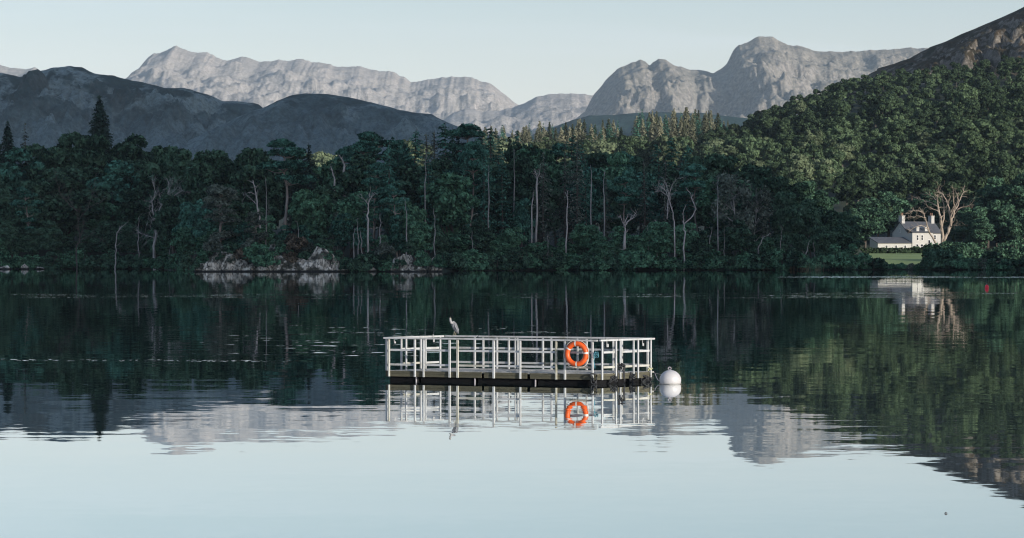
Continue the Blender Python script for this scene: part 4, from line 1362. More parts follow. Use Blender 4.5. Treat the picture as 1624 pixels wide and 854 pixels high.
# ------------------------------------------------------------------ white house
def build_house():
    Yh = 852
    ph = R(30)
    gx = wx(1447, Yh)
    gz = 3.0
    root = empty('white_house', (gx, Yh, gz), ph)
    root.scale = (0.95, 0.95, 0.97)
    tag(root, 'white two storey house with grey roof and two chimneys behind the lawn', 'house')
    wallm = mat_worn('white_render', (0.385, 0.378, 0.35), (0.27, 0.265, 0.245), 0.5, 0.3, 0.85)
    roofm = mat_worn('slate_roof', (0.055, 0.06, 0.07), (0.09, 0.095, 0.10), 0.8, 0.5, 0.7)
    dark = mat_worn('window_glass', (0.012, 0.014, 0.018), (0.03, 0.03, 0.035), 2, 0.3, 0.15)
    frm = mat_worn('window_frame_paint', (0.75, 0.75, 0.72), (0.6, 0.6, 0.56), 3, 0.3)
    pot = mat_worn('chimney_pot', (0.30, 0.16, 0.10), (0.2, 0.12, 0.08), 3)
    E, RG = 5.1, 7.9     # eaves, ridge
    Lm, Dm = 11.0, 7.0
    # main block: x 0..Lm, y 2..2+Dm ; gable at x=0
    y0, y1 = 2.0, 2.0 + Dm
    ym = (y0 + y1) / 2
    mb = MB()
    mb.add([(0, y0, 0), (Lm, y0, 0), (Lm, y1, 0), (0, y1, 0), (0, y0, E), (Lm, y0, E), (Lm, y1, E), (0, y1, E), (0, ym, RG), (Lm, ym, RG)],
           [(0, 1, 5, 4), (1, 2, 6, 9, 5), (2, 3, 7, 6), (3, 0, 4, 8, 7), (4, 5, 9, 8), (6, 7, 8, 9)])
    main = mb.build('wall', wallm, root)
    # front block x -0.0..6.6, y 0..2
    mb = MB()
    fb = 6.8
    mb.box((fb / 2, 1.0 - 0.0, E / 2 - 0.05), (fb, 1.99, E - 0.1))
    mb.build('front_wing', wallm, root)

    def slab(a, b, c, d, t=0.16):
        n = (Vector(b) - Vector(a)).cross(Vector(d) - Vector(a)).normalized() * t
        v = [Vector(q) for q in (a, b, c, d)]
        return v + [q + n for q in v], [(3, 2, 1, 0), (4, 5, 6, 7), (0, 1, 5, 4), (1, 2, 6, 5), (2, 3, 7, 6), (3, 0, 4, 7)]
    ov = 0.3
    sl = (RG - E) / (Dm / 2)
    mb = MB()
    mb.add(*slab((-ov, y0 - ov, E - ov * sl + 0.02), (Lm + ov, y0 - ov, E - ov * sl + 0.02), (Lm + ov, ym, RG + 0.02), (-ov, ym, RG + 0.02)))
    mb.add(*slab((Lm + ov, y1 + ov, E - ov * sl + 0.02), (-ov, y1 + ov, E - ov * sl + 0.02), (-ov, ym, RG + 0.02), (Lm + ov, ym, RG + 0.02)))
    roof = mb.build('roof', roofm, root)
    # lean-to roof over the front block
    mb = MB()
    mb.add(*slab((-0.25, -0.3, E - 0.06), (fb + 0.25, -0.3, E - 0.06), (fb + 0.25, 2.6, E + 0.95), (-0.25, 2.6, E + 0.95), 0.14))
    mb.build('front_roof', roofm, root)
    # dormer gables on the front roof
    for dx in (2.2, 5.0):
        mb = MB()
        mb.box((dx, 1.2, E + 0.75), (0.9, 1.4, 0.9))
        mb.add([(dx - 0.55, 0.4, E + 1.2), (dx + 0.55, 0.4, E + 1.2), (dx, 0.4, E + 1.65), (dx - 0.55, 2.4, E + 1.2), (dx + 0.55, 2.4, E + 1.2), (dx, 2.4, E + 1.65)],
               [(0, 1, 2), (3, 5, 4), (0, 2, 5, 3), (1, 4, 5, 2), (0, 3, 4, 1)])
        d_ = mb.build('dormer', wallm, root)
    # chimneys
    for cx in (0.55, Lm - 0.55):
        mb = MB()
        mb.box((cx, ym, RG + 0.55), (1.0, 1.5, 2.0))
        mb.box((cx, ym, RG + 1.62), (1.2, 1.7, 0.16))
        ch = mb.build('chimney', wallm, root)
        for s in (-0.35, 0.35):
            q = MB()
            q.lathe([(0.17, 0), (0.14, 0.25), (0.13, 0.6), (0.17, 0.66), (0.17, 0.72)], 10, (cx, ym + s, RG + 1.70))
            q.build('chimney_pot', pot, ch, True)

    def window(c, w, h, ax):
        """ax: 'y' faces -y (front), 'x' faces -x (gable)"""
        m1, m2 = MB(), MB()
        t = 0.08
        if ax == 'y':
            m1.box((c[0], c[1] - 0.02, c[2]), (w, 0.04, h))
            for s in (-1, 1): m2.box((c[0] + s * w / 2, c[1] - 0.04, c[2]), (t, 0.08, h + t))
            m2.box((c[0], c[1] - 0.04, c[2] + h / 2), (w - t, 0.078, t))
            m2.box((c[0], c[1] - 0.06, c[2] - h / 2), (w + 0.2, 0.14, t))
            m2.box((c[0], c[1] - 0.045, c[2]), (w - t, 0.05, 0.05))
        else:
            m1.box((c[0] - 0.02, c[1], c[2]), (0.04, w, h))
            for s in (-1, 1): m2.box((c[0] - 0.04, c[1] + s * w / 2, c[2]), (0.08, t, h + t))
            m2.box((c[0] - 0.04, c[1], c[2] + h / 2), (0.078, w - t, t))
            m2.box((c[0] - 0.06, c[1], c[2] - h / 2), (0.14, w + 0.2, t))
        o = m1.build('window', dark, root)
        m2.build('window_frame', frm, o)
    for x in (1.7, 3.2): window((x, 0.0, 3.75), 0.62, 1.35, 'y')
    for x in (1.6, 3.1): window((x, 0.0, 1.4), 0.85, 1.3, 'y')
    window((5.6, 0.0, 2.2), 0.8, 1.9, 'y')
    window((9.0, y0, 3.9), 0.7, 1.1, 'y')
    window((9.0, y0, 1.5), 0.8, 1.3, 'y')
    window((0.0, ym, 5.6), 0.42, 1.1, 'x')
    # low wing to the left: x -11..0, y 0.4..4.2
    wl = 11.2
    h1, h2 = 2.35, 3.7
    mb = MB()
    yy0, yy1 = 0.3, 3.9
    mb.add([(-wl, yy0, 0), (-0.01, yy0, 0), (-0.01, yy1, 0), (-wl, yy1, 0), (-wl, yy0, h1), (-0.01, yy0, h1), (-0.01, yy1, h2), (-wl, yy1, h2)],
           [(0, 1, 5, 4), (1, 2, 6, 5), (2, 3, 7, 6), (3, 0, 4, 7), (4, 5, 6, 7)])
    mb.build('low_wing', wallm, root)
    mb = MB()
    mb.add(*slab((-wl - 0.3, yy0 - 0.35, h1 - 0.10), (-0.02, yy0 - 0.35, h1 - 0.10), (-0.02, yy1 + 0.2, h2 + 0.1), (-wl - 0.3, yy1 + 0.2, h2 + 0.1), 0.14))
    mb.build('low_roof', roofm, root)
    for x in (-2.2, -5.2, -8.4): window((x, yy0, 1.3), 0.8, 0.9, 'y')


build_house()

# ------------------------------------------------------------------ pontoon
# plan of the deck: long side A-B towards the camera, B-C the right end, A-D the left end, D-C the far side
PA, PB_ = Vector((-3.77, 99.9)), Vector((2.43, 97.0))
PD = PA + Vector((1.78, 2.15))
PC = PB_ + Vector((1.78, 2.15))
YF = 98.0
SIDES = {'f': (PA, PB_), 'r': (PB_, PC), 'l': (PA, PD), 'b': (PD, PC)}
MID_ = (PA + PC) / 2


def side_n(sd):
    p, q = SIDES[sd]
    t = (q - p).normalized()
    n = Vector((t.y, -t.x))
    return n if n.dot((p + q) / 2 - MID_) > 0 else -n


def on(sd, px, off=0.0):
    """point of a deck side along the bearing px, moved outward by off"""
    p, q = SIDES[sd]
    d = q - p
    p = p + side_n(sd) * off
    k_ = (px - CX) / F
    t = (k_ * p.y - p.x) / (d.x - k_ * d.y)
    return p + d * t


def deckpt(u, v): return PA + (PB_ - PA) * u + (PD - PA) * v


white = mat_worn('weathered_white_rail', (0.40, 0.41, 0.405), (0.22, 0.215, 0.17), 2.2, 0.45, 0.5, bump=0.08)
galv = mat_worn('grey_green_stained_rail', (0.42, 0.42, 0.38), (0.22, 0.20, 0.12), 1.4, 0.75, 0.55)
wood = mat_worn('algae_stained_timber', (0.085, 0.078, 0.048), (0.030, 0.031, 0.019), 2.0, 0.75, 0.85, bump=0.5, stretch=(0.35, 1, 3))
deckm = mat_worn('grey_deck_boards', (0.33, 0.325, 0.30), (0.12, 0.118, 0.095), 1.5, 0.6, 0.8, bump=0.4, stretch=(3, 0.4, 1))
blackm = mat_worn('black_float_plastic', (0.004, 0.004, 0.005), (0.009, 0.010, 0.009), 3, 0.4, 0.8, spec=0.15)
strapm = mat_worn('grey_strap', (0.30, 0.28, 0.30), (0.12, 0.11, 0.11), 6, 0.5)

pont = empty('pontoon', (0, YF, -0.105))
tag(pont, 'long white railed floating pontoon moored on the lake in the foreground', 'pontoon')


def L3(p, z): return Vector((p.x, p.y - YF, z))


def prism(q, quad, z0, z1):
    v = [L3(p, z0) for p in quad] + [L3(p, z1) for p in quad]
    q.add(v, [(3, 2, 1, 0), (4, 5, 6, 7), (0, 1, 5, 4), (1, 2, 6, 5), (2, 3, 7, 6), (3, 0, 4, 7)])


mb = MB()
nb = 44
for i in range(nb):
    a, b = i / nb + 0.0009, (i + 1) / nb - 0.0009
    dz = random.uniform(-0.003, 0.003)
    prism(mb, [deckpt(a, -0.004), deckpt(b, -0.004), deckpt(b, 1.004), deckpt(a, 1.004)], 0.362 + dz, 0.405 + dz)
mb.build('deck', deckm, pont)


def beam(q, sd, a, b, off, z, h, d, sag=0.0):
    """straight piece along a side between two bearings"""
    pa, pb = on(sd, a, off), on(sd, b, off)
    n2 = side_n(sd) * (d / 2)
    L = (pb - pa).length
    n = max(1, int(L / 1.0))
    pts = [(pa + (pb - pa) * i / n, z + (random.uniform(-sag, sag) if 0 < i < n else 0)) for i in range(n + 1)]
    ring = []
    for p, zz in pts:
        ring += [L3(p + n2, zz - h / 2), L3(p - n2, zz - h / 2), L3(p - n2, zz + h / 2), L3(p + n2, zz + h / 2)]
    fs = [(3, 2, 1, 0), tuple(n * 4 + t for t in (0, 1, 2, 3))]
    for i in range(n):
        for t in range(4): fs.append((i * 4 + t, i * 4 + (t + 1) % 4, (i + 1) * 4 + (t + 1) % 4, (i + 1) * 4 + t))
    q.add(ring, fs)


mb = MB()
for sd, segs in (('f', [(612, 656), (659.5, 711), (714, 723), (727, 764), (768, 836), (841, 881), (884, 944)]), ('r', [(946, 975), (979, 1033)]),
                 ('l', [(614, 706)]), ('b', [(710, 820), (823, 930), (933, 1031)])):
    for a, b in segs:
        beam(mb, sd, a + 0.2, b - 0.2, 0.032, 0.357, 0.076, 0.05, 0.004)
        beam(mb, sd, a + 0.2, b - 0.2, 0.029, 0.272, 0.084, 0.045, 0.004)
mb.build('fascia', wood, pont)
# floats under the deck
for a, b in [(0.015, 0.155), (0.165, 0.43), (0.44, 0.715), (0.725, 0.99)]:
    q = MB()
    prism(q, [deckpt(a, 0.012), deckpt(b, 0.012), deckpt(b, 0.985), deckpt(a, 0.985)], -0.11, 0.23)
    bevel(q.build('float', blackm, pont), 0.03, 2)


def post(sd, px, off, z0, z1, w, m, d=None):
    p = on(sd, px, off)
    t = side_n(sd)
    Mx = Matrix.Rotation(math.atan2(t.y, t.x) + math.pi / 2, 3, 'Z')
    q = MB()
    q.box(L3(p, (z0 + z1) / 2), (w, d or w, z1 - z0), M=Mx)
    bevel(q.build('post', m, pont), 0.008)


for px in (660.2, 753.2, 849.2): post('f', px, -0.01, 0.07, 0.225, 0.035, strapm, 0.05)
for px, w in [(617, 0.055), (658, 0.062), (671.8, 0.05), (713, 0.066), (725.6, 0.072), (783, 0.07), (825, 0.062), (882, 0.062), (896, 0.066), (939.8, 0.055)]:
    post('f', px, 0.085, 0.225, 1.348, w, galv if px in (882, 725.6, 617) else white, 0.05)
for px, w in [(955, 0.055), (977, 0.055), (984, 0.055), (1004.8, 0.05), (1011.9, 0.05), (1032, 0.05)]: post('r', px, 0.085, 0.225, 1.348, w, white, 0.05)
for px, w in [(613, 0.05), (636.6, 0.055), (644.2, 0.055), (667.4, 0.055), (675, 0.055), (698.2, 0.055)]: post('l', px, -0.03, 0.40, 1.348, w, white, 0.05)
for px, w in [(753, 0.062), (766.4, 0.062), (788.2, 0.062), (807, 0.058), (817.4, 0.045), (821, 0.045), (861, 0.062), (874.5, 0.058), (916, 0.05), (930.3, 0.058), (972.5, 0.058), (986.5, 0.05), (1027, 0.06)]:
    post('b', px, -0.03, 0.40, 1.348, w, white, 0.05)


def rail(sd, a, b, off, z, h, m, name='rail', d=0.04):
    q = MB()
    beam(q, sd, a, b, off, z, h, d, 0.006)
    return q.build(name, m, pont)


for sd, off, spans in (('f', 0.08, [(609, 672), (672.5, 784), (784.5, 882), (882.5, 947)]), ('r', 0.08, [(951, 979), (979.5, 1037)]),
                       ('l', -0.03, [(612.5, 664), (664.5, 703)]), ('b', -0.03, [(706.5, 757), (759.5, 866), (866.5, 961), (961.5, 1033)])):
    for a, b in spans: rail(sd, a, b, off, 1.375, 0.050, white, 'top_rail', 0.08)
for sd, off, spans in (('f', 0.04, [(619, 656.5), (673, 711.5), (727, 781.5), (784.5, 823.5), (826.5, 880.5), (897.5, 938.5)]),
                       ('r', 0.04, [(956.5, 975.5), (985.5, 1003.5), (1006, 1010.5), (1013, 1031)]),
                       ('l', 0.01, [(637.5, 666), (676, 697)]),
                       ('b', 0.01, [(712, 751.5), (754.5, 765), (768, 787), (789.5, 816), (823, 859.5), (862.5, 873), (876, 915), (917, 971), (974, 985.5), (988, 1026)])):
    for a, b in spans:
        for z in (1.022, 0.588):
            rail(sd, a, b, off, z, 0.060, galv if z < 0.7 and random.random() < 0.35 else white)


# ------------------------------------------------------------------ things on the pontoon
def torus_mb(Rr, r, n1=48, n2=14, a0=0, a1=2 * math.pi, fat=1.0):
    mb = MB()
    full = abs(a1 - a0 - 2 * math.pi) < 1e-6
    vs, fs = [], []
    cnt = n1 if full else n1 + 1
    for i in range(cnt):
        a = a0 + (a1 - a0) * i / n1
        for j in range(n2):
            b = 2 * math.pi * j / n2
            rr = Rr + r * math.cos(b)
            vs.append((rr * math.cos(a), r * fat * math.sin(b), rr * math.sin(a)))
    for i in range(n1):
        for j in range(n2):
            i2 = (i + 1) % cnt
            fs.append((i * n2 + j, i * n2 + (j + 1) % n2, i2 * n2 + (j + 1) % n2, i2 * n2 + j))
    mb.add(vs, fs)
    return mb


orange = mat_worn('orange_plastic', (0.62, 0.085, 0.006), (0.48, 0.06, 0.005), 5, 0.45, 0.42, bump=0.05)
wband = mat_worn('white_band', (0.60, 0.56, 0.50), (0.45, 0.38, 0.3), 6, 0.4, 0.5)
rope_w = mat_worn('pale_rope', (0.62, 0.54, 0.45), (0.42, 0.34, 0.26), 12, 0.5, 0.8)
rope_k = mat_worn('black_rope', (0.014, 0.015, 0.017), (0.04, 0.045, 0.045), 9, 0.5, 0.7)
rope_b = mat_worn('teal_rope', (0.05, 0.19, 0.24), (0.12, 0.30, 0.34), 9, 0.5, 0.7)

rp = on('f', 914.6, 0.20)
lr = empty('life_ring', (rp.x, rp.y, wz(561.7, rp.y)), math.atan2(PB_.y - PA.y, PB_.x - PA.x))
tag(lr, 'orange life ring with white bands hung on the front railing', 'life ring')
torus_mb(0.296, 0.074, 64, 16).build('ring', orange, lr, True)
for a in (95, 5, -88, 148):
    torus_mb(0.296, 0.079, 6, 16, R(a - 4.2), R(a + 4.2)).build('band', wband, lr, True)
for a in (95, 5, -88, 148):
    nx_ = {95: 5, 5: -88, -88: -212, 148: 95}[a]
    pts = []
    for i in range(11):
        t = i / 10
        an = R(a + (nx_ - a) * t)
        rr = 0.382 + 0.035 * math.sin(t * math.pi) + random.uniform(-0.004, 0.004)
        pts.append((rr * math.cos(an), -0.01, rr * math.sin(an) - 0.015 * math.sin(t * math.pi)))
    MB().tube(pts, 0.010, 6).build('grab_rope', rope_w, lr, True)


def scribble(center, ext, n, seed, r, hang=0.0):
    g = random.Random(seed)
    pts = [Vector(center)]
    ctrl = [Vector((center[0] + g.uniform(-1, 1) * ext[0], center[1] + g.uniform(-1, 1) * ext[1], center[2] + g.uniform(-1, 1) * ext[2])) for _ in range(n)]
    out = []
    for i in range(len(ctrl) - 3):
        a, b, c, d = ctrl[i:i + 4]
        for k_ in range(6):
            t = k_ / 6
            out.append(0.5 * ((2 * b) + (c - a) * t + (2 * a - 5 * b + 4 * c - d) * t * t + (3 * b - a - 3 * c + d) * t ** 3))
    return out


def rope_thing(name, label, px, py, ext, n, seed, r, mat, y=-0.17, hang=(), cat='rope'):
    p_ = on('f' if px < 946 else 'r', px, 0.14 if y < -0.15 else 0.10)
    c = Vector((p_.x, p_.y, wz(py, p_.y)))
    root = empty(name, c)
    tag(root, label, cat)
    mb = MB()
    mb.tube(scribble((0, 0, 0), ext, n, seed, r), r, 6)
    mb.build('coil', mat, root, True)
    for (dx, L) in hang:
        g = random.Random(seed + dx)
        pts = [(dx + g.uniform(-0.02, 0.02), 0, 0.05 - L * i / 6) for i in range(7)]
        MB().tube(pts, r, 6).build('rope_end', mat, root, True)
    return root


rope_thing('blue_rope', 'faded blue rope tangled on the railing right of the life ring', 945.5, 563, (0.075, 0.05, 0.10), 16, 3, 0.011, rope_b, hang=((-0.06, 0.45),))
rope_thing('black_rope', 'black rope loop hanging from the fascia below the blue rope', 941, 601, (0.09, 0.03, 0.15), 12, 5, 0.017, rope_k, y=-0.16, hang=((0.08, 0.22),))
rope_thing('black_rope', 'large black rope tangle on the post right of the blue rope', 986, 582, (0.10, 0.06, 0.12), 20, 8, 0.017, rope_k, hang=((0.06, 0.5), (0.09, 0.45), (-0.12, 0.35)))
rope_thing('black_rope', 'low black rope bundle over the fascia near the right end', 1004, 597, (0.10, 0.05, 0.12), 18, 12, 0.018, rope_k, hang=((0.0, 0.25), (-0.09, 0.28)))
rope_thing('dark_fender', 'dark weedy rope bundle hung at the right corner of the pontoon', 1024, 601, (0.16, 0.04, 0.13), 22, 14, 0.022, rope_k, y=-0.13, cat='rope')
rope_thing('black_rope', 'black rope hung low between the two fascia tangles', 971, 601, (0.16, 0.04, 0.12), 16, 18, 0.018, rope_k, y=-0.14)
rope_thing('pale_rope', 'pale yellowish rope knotted at the right end post', 1030, 586, (0.09, 0.05, 0.05), 12, 21, 0.014, mat_worn('yellow_rope', (0.45, 0.44, 0.27), (0.28, 0.27, 0.16), 8), y=-0.15)
# mooring line to the buoy
g0 = Vector((PC.x + 0.02, PC.y - 0.05, 0.26))
g1 = Vector((wx(1050, F * CAMH / (609.5 - HY)), F * CAMH / (609.5 - HY) - 0.05, 0.12))
mb = MB()
pts = []
for i in range(13):
    t = i / 12
    q = g0.lerp(g1, t)
    q.z -= 0.14 * math.sin(t * math.pi) * (1 - t * 0.3)
    pts.append(q - g0)
mb.tube(pts, 0.012, 6)
ml = mb.build('mooring_line', strapm, smooth=True)
ml.location = g0
tag(ml, 'grey mooring line sagging from the pontoon corner to the white buoy', 'rope')
mb = MB()
bq = F * CAMH / (609.5 - HY)
mb.tube([(0, 0, 0), ((wx(1060, bq) - PC.x) * 0.5, (bq - PC.y) * 0.5, -0.01), (wx(1060, bq) - PC.x, bq - PC.y + 0.1, 0.03)], 0.006, 5)
ml = mb.build('thin_line', rope_w, smooth=True)
ml.location = (PC.x, PC.y, 0.25)
tag(ml, 'thin pale line running level from the corner knot to the buoy', 'rope')
# small tags hanging under the top rail
for i, (px, py0, py1, sd_, lab) in enumerate([(625.5, 537, 545, 'f', 'small white hook hanging under the railing near the left corner'),
                                              (687, 531, 543, 'l', 'small white tag on the left end rail left of the heron'),
                                              (962.5, 538, 551, 'b', 'square white tag on the back rail right of the blue rope'),
                                              (1019, 538, 549, 'r', 'small white hook hanging near the right end of the railing')]):
    p_ = on(sd_, px, 0.05 if sd_ in 'fr' else -0.09)
    sc_ = F / p_.y
    o = empty('rail_tag', (p_.x, p_.y, wz(py0, p_.y)))
    tag(o, lab, 'tag')
    h = (py1 - py0) / sc_
    q = MB()
    q.box((0, 0, -h * 0.3), (0.02, 0.012, h * 0.6 + 0.03))
    q.build('strap', white, o)
    q = MB()
    q.box((0.018, 0, -h * 0.8), (0.075 if i == 2 else 0.055, 0.03, h * 0.42))
    bevel(q.build('plate', white, o), 0.01)

# ------------------------------------------------------------------ heron
def skin_mesh(name, chain, edges, mat, sub=2):
    me = bpy.data.meshes.new(name)
    me.from_pydata([c[0] for c in chain], edges, [])
    o = bpy.data.objects.new(name, me)
    COL.objects.link(o)
    s = o.modifiers.new('skin', 'SKIN')
    s.use_smooth_shade = True
    for v, c in zip(me.skin_vertices[0].data, chain):
        v.radius = c[1] if hasattr(c[1], '__len__') else (c[1], c[1])
    me.skin_vertices[0].data[0].use_root = True
    ss = o.modifiers.new('sub', 'SUBSURF')
    ss.levels = ss.render_levels = sub
    dg = bpy.context.evaluated_depsgraph_get()
    nm = bpy.data.meshes.new_from_object(o.evaluated_get(dg))
    bpy.data.objects.remove(o)
    nm.materials.clear()
    nm.materials.append(mat)
    return nm


def heron_mat():
    m, nt = new_mat('heron_feathers')
    k = N(nt)
    ob = k.obj()
    sp = k.n('ShaderNodeSeparateXYZ')
    k.link(ob, sp.inputs[0])
    n1 = k.noise(k.mapping(ob, (14, 14, 40)), 1, 4)
    grey = k.ramp(n1, [(0.3, (0.10, 0.107, 0.115)), (0.7, (0.19, 0.197, 0.205))])
    neck = k.smooth(sp.outputs[0], -0.03, 0.02, 1, 0)
    k.out(k.principled(k.mix(neck, grey, (0.30, 0.30, 0.297)), 0.8, spec=0.2))
    return m


hz = 1.402 - 0.105
hp = on('b', 720.2, -0.03)
hr_ = empty('heron', (hp.x, hp.y, hz))
hr_.scale = (1.08, 1.08, 1.08)
tag(hr_, 'grey heron standing hunched on the back rail of the pontoon', 'bird')
HM = heron_mat()
hb = [((0.048, 0.0, 0.17), (0.078, 0.078)), ((0.018, -0.01, 0.255), (0.090, 0.090)), ((-0.012, -0.02, 0.33), (0.078, 0.078)), ((-0.040, -0.035, 0.372), (0.050, 0.050)),
      ((-0.078, -0.06, 0.335), 0.042), ((-0.096, -0.075, 0.38), 0.036), ((-0.106, -0.075, 0.43), 0.034), ((-0.110, -0.08, 0.470), 0.037), ((-0.110, -0.105, 0.486), 0.030),
      ((0.088, 0.02, 0.105), (0.048, 0.050)), ((0.112, 0.03, 0.04), (0.022, 0.026))]
body = bpy.data.objects.new('body', skin_mesh('body', hb, [(0, 1), (1, 2), (2, 3), (3, 4), (4, 5), (5, 6), (6, 7), (7, 8), (0, 9), (9, 10)], HM))
COL.objects.link(body)
body.parent = hr_
mb = MB()
mb.tube([(-0.112, -0.125, 0.492), (-0.108, -0.17, 0.478), (-0.102, -0.215, 0.462)], [0.014, 0.010, 0.003], 8)
mb.build('beak', mat_worn('yellow_beak', (0.45, 0.33, 0.12), (0.3, 0.24, 0.12), 10), hr_, True)
mb = MB()
for s in (-1, 1):
    c = Vector((-0.112 + s * 0.021, -0.112, 0.498))
    mb.lathe([(0.001, -0.007), (0.006, -0.004), (0.007, 0), (0.006, 0.004), (0.001, 0.007)], 8, c)
mb.build('eyes', mat_worn('dark_eye', (0.02, 0.02, 0.015), (0.03, 0.03, 0.02), 3, rough=0.15), hr_, True)
crest = MB()
crest.tube([(-0.112, -0.10, 0.515), (-0.095, -0.06, 0.512), (-0.075, -0.02, 0.485)], [0.010, 0.008, 0.002], 6)
darkf = mat_worn('slate_feathers', (0.05, 0.055, 0.065), (0.10, 0.105, 0.115), 10)
crest.build('crest', darkf, hr_, True)
# folded wing on the near side: overlapping long feathers
for s in (-1, 1):
    wm = [((0.0 + 0.0 * s, -0.01 + s * 0.055, 0.33), (0.030, 0.020)), ((0.035, -0.005 + s * 0.066, 0.25), (0.046, 0.020)), ((0.075, 0.01 + s * 0.055, 0.165), (0.040, 0.016)), ((0.108, 0.025 + s * 0.03, 0.075), (0.020, 0.010)), ((0.118, 0.03 + s * 0.012, 0.03), (0.008, 0.006))]
    w = bpy.data.objects.new('wing', skin_mesh('wing', wm, [(0, 1), (1, 2), (2, 3), (3, 4)], mat_worn('grey_wing_feathers', (0.20, 0.207, 0.22), (0.10, 0.107, 0.118), 18, 0.6, 0.8, stretch=(1, 1, 0.3))))
    COL.objects.link(w)
    w.parent = hr_
legm = mat_worn('heron_leg_skin', (0.34, 0.30, 0.22), (0.22, 0.19, 0.13), 10)
for s in (-1, 1):
    q = MB()
    x = 0.02 + 0.028 * s
    q.tube([(0.035 + 0.012 * s, 0.015 * s, 0.17), (0.024 + 0.02 * s, 0.01 * s + 0.012, 0.085), (x - 0.004, 0.01 * s, 0.012)], [0.014, 0.009, 0.007], 7)
    for a in (-35, 0, 35, 180):
        q.tube([(x - 0.004, 0.01 * s, 0.012), (x - 0.004 + 0.03 * math.sin(R(a)), 0.01 * s - 0.03 * math.cos(R(a)), 0.008), (x - 0.004 + 0.05 * math.sin(R(a)), 0.01 * s - 0.045 * math.cos(R(a)), -0.004)], [0.006, 0.005, 0.003], 5)
    q.build('leg', legm, hr_, True)

# ------------------------------------------------------------------ buoys
by = F * CAMH / (609.5 - HY)
br = empty('mooring_buoy', (wx(1063, by), by, 0))
tag(br, 'round white mooring buoy floating right of the pontoon', 'buoy')
mb = MB()
prof = []
for i in range(25):
    a = -math.pi / 2 + math.pi * i / 24
    prof.append((max(0.012, 0.315 * math.cos(a)), 0.115 + (0.315 if a > 0 else 0.30) * math.sin(a) * 0.93))
prof.append((0.06, 0.43))
mb.lathe(prof[:-2] + [(0.03, 0.411)], 48)
buoy_m = mat_worn('white_buoy_plastic', (0.43, 0.42, 0.415), (0.38, 0.37, 0.355), 2, 0.25, 0.4, bump=0.02)
mb.build('float_body', buoy_m, br, True)
mb = torus_mb(0.042, 0.013, 20, 8)
e = mb.build('eye_ring', strapm, br, True)
e.location = (-0.02, 0, 0.452)
mb = torus_mb(0.318, 0.006, 48, 6)
e = mb.build('seam', mat_worn('seam_dirt', (0.35, 0.34, 0.30), (0.25, 0.24, 0.2), 5), br, True)
e.rotation_euler = (R(90), 0, 0)
e.location = (0, 0, 0.02)

ry = F * CAMH / (457.5 - HY)
rb = empty('red_buoy', (wx(1565, ry), ry, 0))
rb.scale = (0.65, 0.65, 0.65)
tag(rb, 'small red marker buoy far out on the right of the lake', 'buoy')
red = mat_worn('red_buoy_paint', (0.75, 0.010, 0.03), (0.55, 0.01, 0.02), 4, 0.3, 0.4)
MB().lathe([(0.02, -0.2), (0.22, -0.15), (0.29, 0.0), (0.30, 0.18), (0.26, 0.36), (0.17, 0.48), (0.07, 0.55), (0.02, 0.56)], 24).build('float_body', red, rb, True)
MB().lathe([(0.05, 0.54), (0.045, 0.66), (0.06, 0.67), (0.06, 0.71), (0.02, 0.73)], 12).build('top_ring', strapm, rb, True)

# tiny floating scrap on the near water
sy = F * CAMH / (815 - HY)
mb = MB()
mb.tube([(-0.02, 0, 0.004), (0.0, 0.004, 0.014), (0.025, 0, 0.006)], [0.004, 0.012, 0.004], 6)
fl = mb.build('floating_leaf', mat_worn('dead_leaf', (0.03, 0.02, 0.015), (0.05, 0.03, 0.02), 20), smooth=True)
fl.location = (wx(1500, sy), sy, 0.0)
tag(fl, 'tiny dark leaf floating on the bright near water at lower right', 'leaf')

# ------------------------------------------------------------------ haze
mh, nt = new_mat('haze_air')
k = N(nt)
v = k.n('ShaderNodeVolumePrincipled')
v.inputs['Color'].default_value = (0.64, 0.83, 0.95, 1)
v.inputs['Density'].default_value = 2.7e-5
v.inputs['Anisotropy'].default_value = 0.0
k.out(None, v.outputs[0])
mb = MB()
mb.box((300, 6900, 580), (13000, 23500, 1180))
hzb = mb.build('haze', mh)
tag(hzb, 'thin blue morning haze lying over the lake and fells', 'haze', kind='stuff')

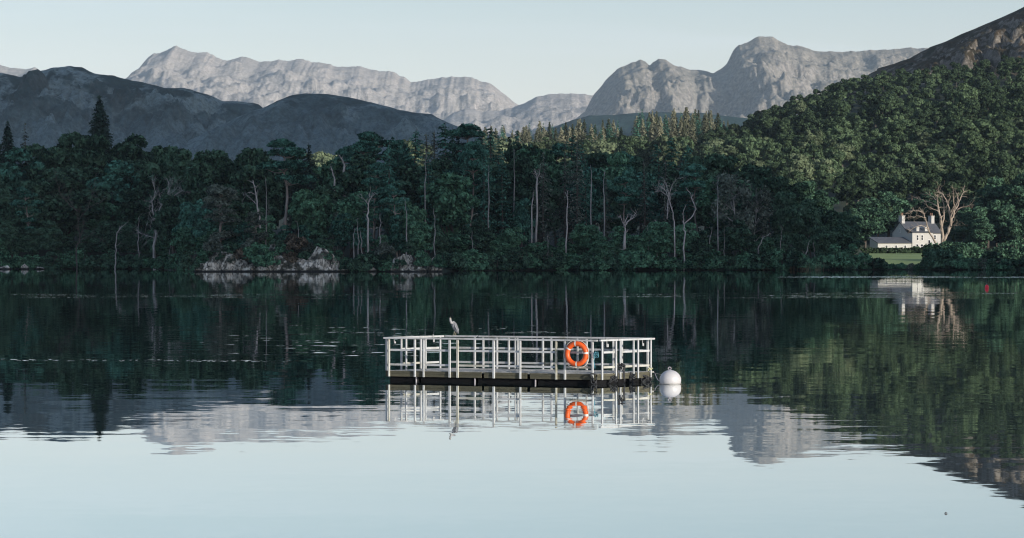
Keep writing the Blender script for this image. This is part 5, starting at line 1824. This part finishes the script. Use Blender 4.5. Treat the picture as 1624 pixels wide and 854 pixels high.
# ------------------------------------------------------------------ light
w = bpy.data.worlds.new('World')
sc.world = w
w.use_nodes = True
nt = w.node_tree
nt.nodes.clear()
k = N(nt)
sky = k.n('ShaderNodeTexSky', sky_type='NISHITA')
sky.sun_disc = False
sky.sun_elevation = EL
sky.sun_rotation = math.pi - TH
sky.altitude = 0
sky.air_density = 1.0
sky.dust_density = 0.6
sky.ozone_density = 1.0
tc = k.n('ShaderNodeTexCoord').outputs['Generated']
cn = k.noise(k.mapping(tc, (3, 3, 38), (0.4, 0.1, 0.3)), 1.4, 5, 0.55, 0.3)
cl = k.smooth(cn, 0.50, 0.72, 0.0, 0.34)
zz = k.n('ShaderNodeSeparateXYZ')
k.link(tc, zz.inputs[0])
tint = k.ramp(zz.outputs[2], [(0.0, (0.475, 0.47, 0.67)), (0.045, (0.475, 0.47, 0.66)), (0.06, (0.455, 0.445, 0.585)), (0.085, (0.375, 0.385, 0.475)), (0.13, (0.43, 0.402, 0.482)), (0.3, (0.50, 0.50, 0.58)), (1.0, (0.54, 0.55, 0.64))])
tint2 = k.mix(1.0, tint, (2.0, 2.0, 2.0), 'MULTIPLY')
hz_c = k.mix(1.0, sky.outputs[0], tint2, 'MULTIPLY')
hz_c = k.mix(cl, hz_c, (5.6, 6.0, 6.3), 'MIX')
bg = k.n('ShaderNodeBackground')
bg.inputs['Strength'].default_value = 0.108
k.link(hz_c, bg.inputs['Color'])
wo = k.n('ShaderNodeOutputWorld')
k.link(bg.outputs[0], wo.inputs['Surface'])

sd = bpy.data.lights.new('sun', 'SUN')
sd.energy = 4.4
sd.angle = R(0.53)
sd.color = (1.0, 0.92, 0.82)
so = bpy.data.objects.new('sun', sd)
COL.objects.link(so)
vec = SD * math.cos(EL) + Vector((0, 0, math.sin(EL)))
so.rotation_euler = (-vec).to_track_quat('-Z', 'Y').to_euler()
so.location = (0, 0, 3000)

sc.view_settings.view_transform = 'Standard'
sc.view_settings.look = 'None'
sc.view_settings.exposure = 0.6
sc.view_settings.gamma = 1
sc.cycles.max_bounces = 6
sc.cycles.diffuse_bounces = 1
sc.cycles.glossy_bounces = 3
sc.cycles.transmission_bounces = 2
sc.cycles.volume_bounces = 0
sc.cycles.transparent_max_bounces = 4
sc.cycles.use_denoising = True
sc.cycles.filter_width = 1.15
sc.cycles.sample_clamp_indirect = 6
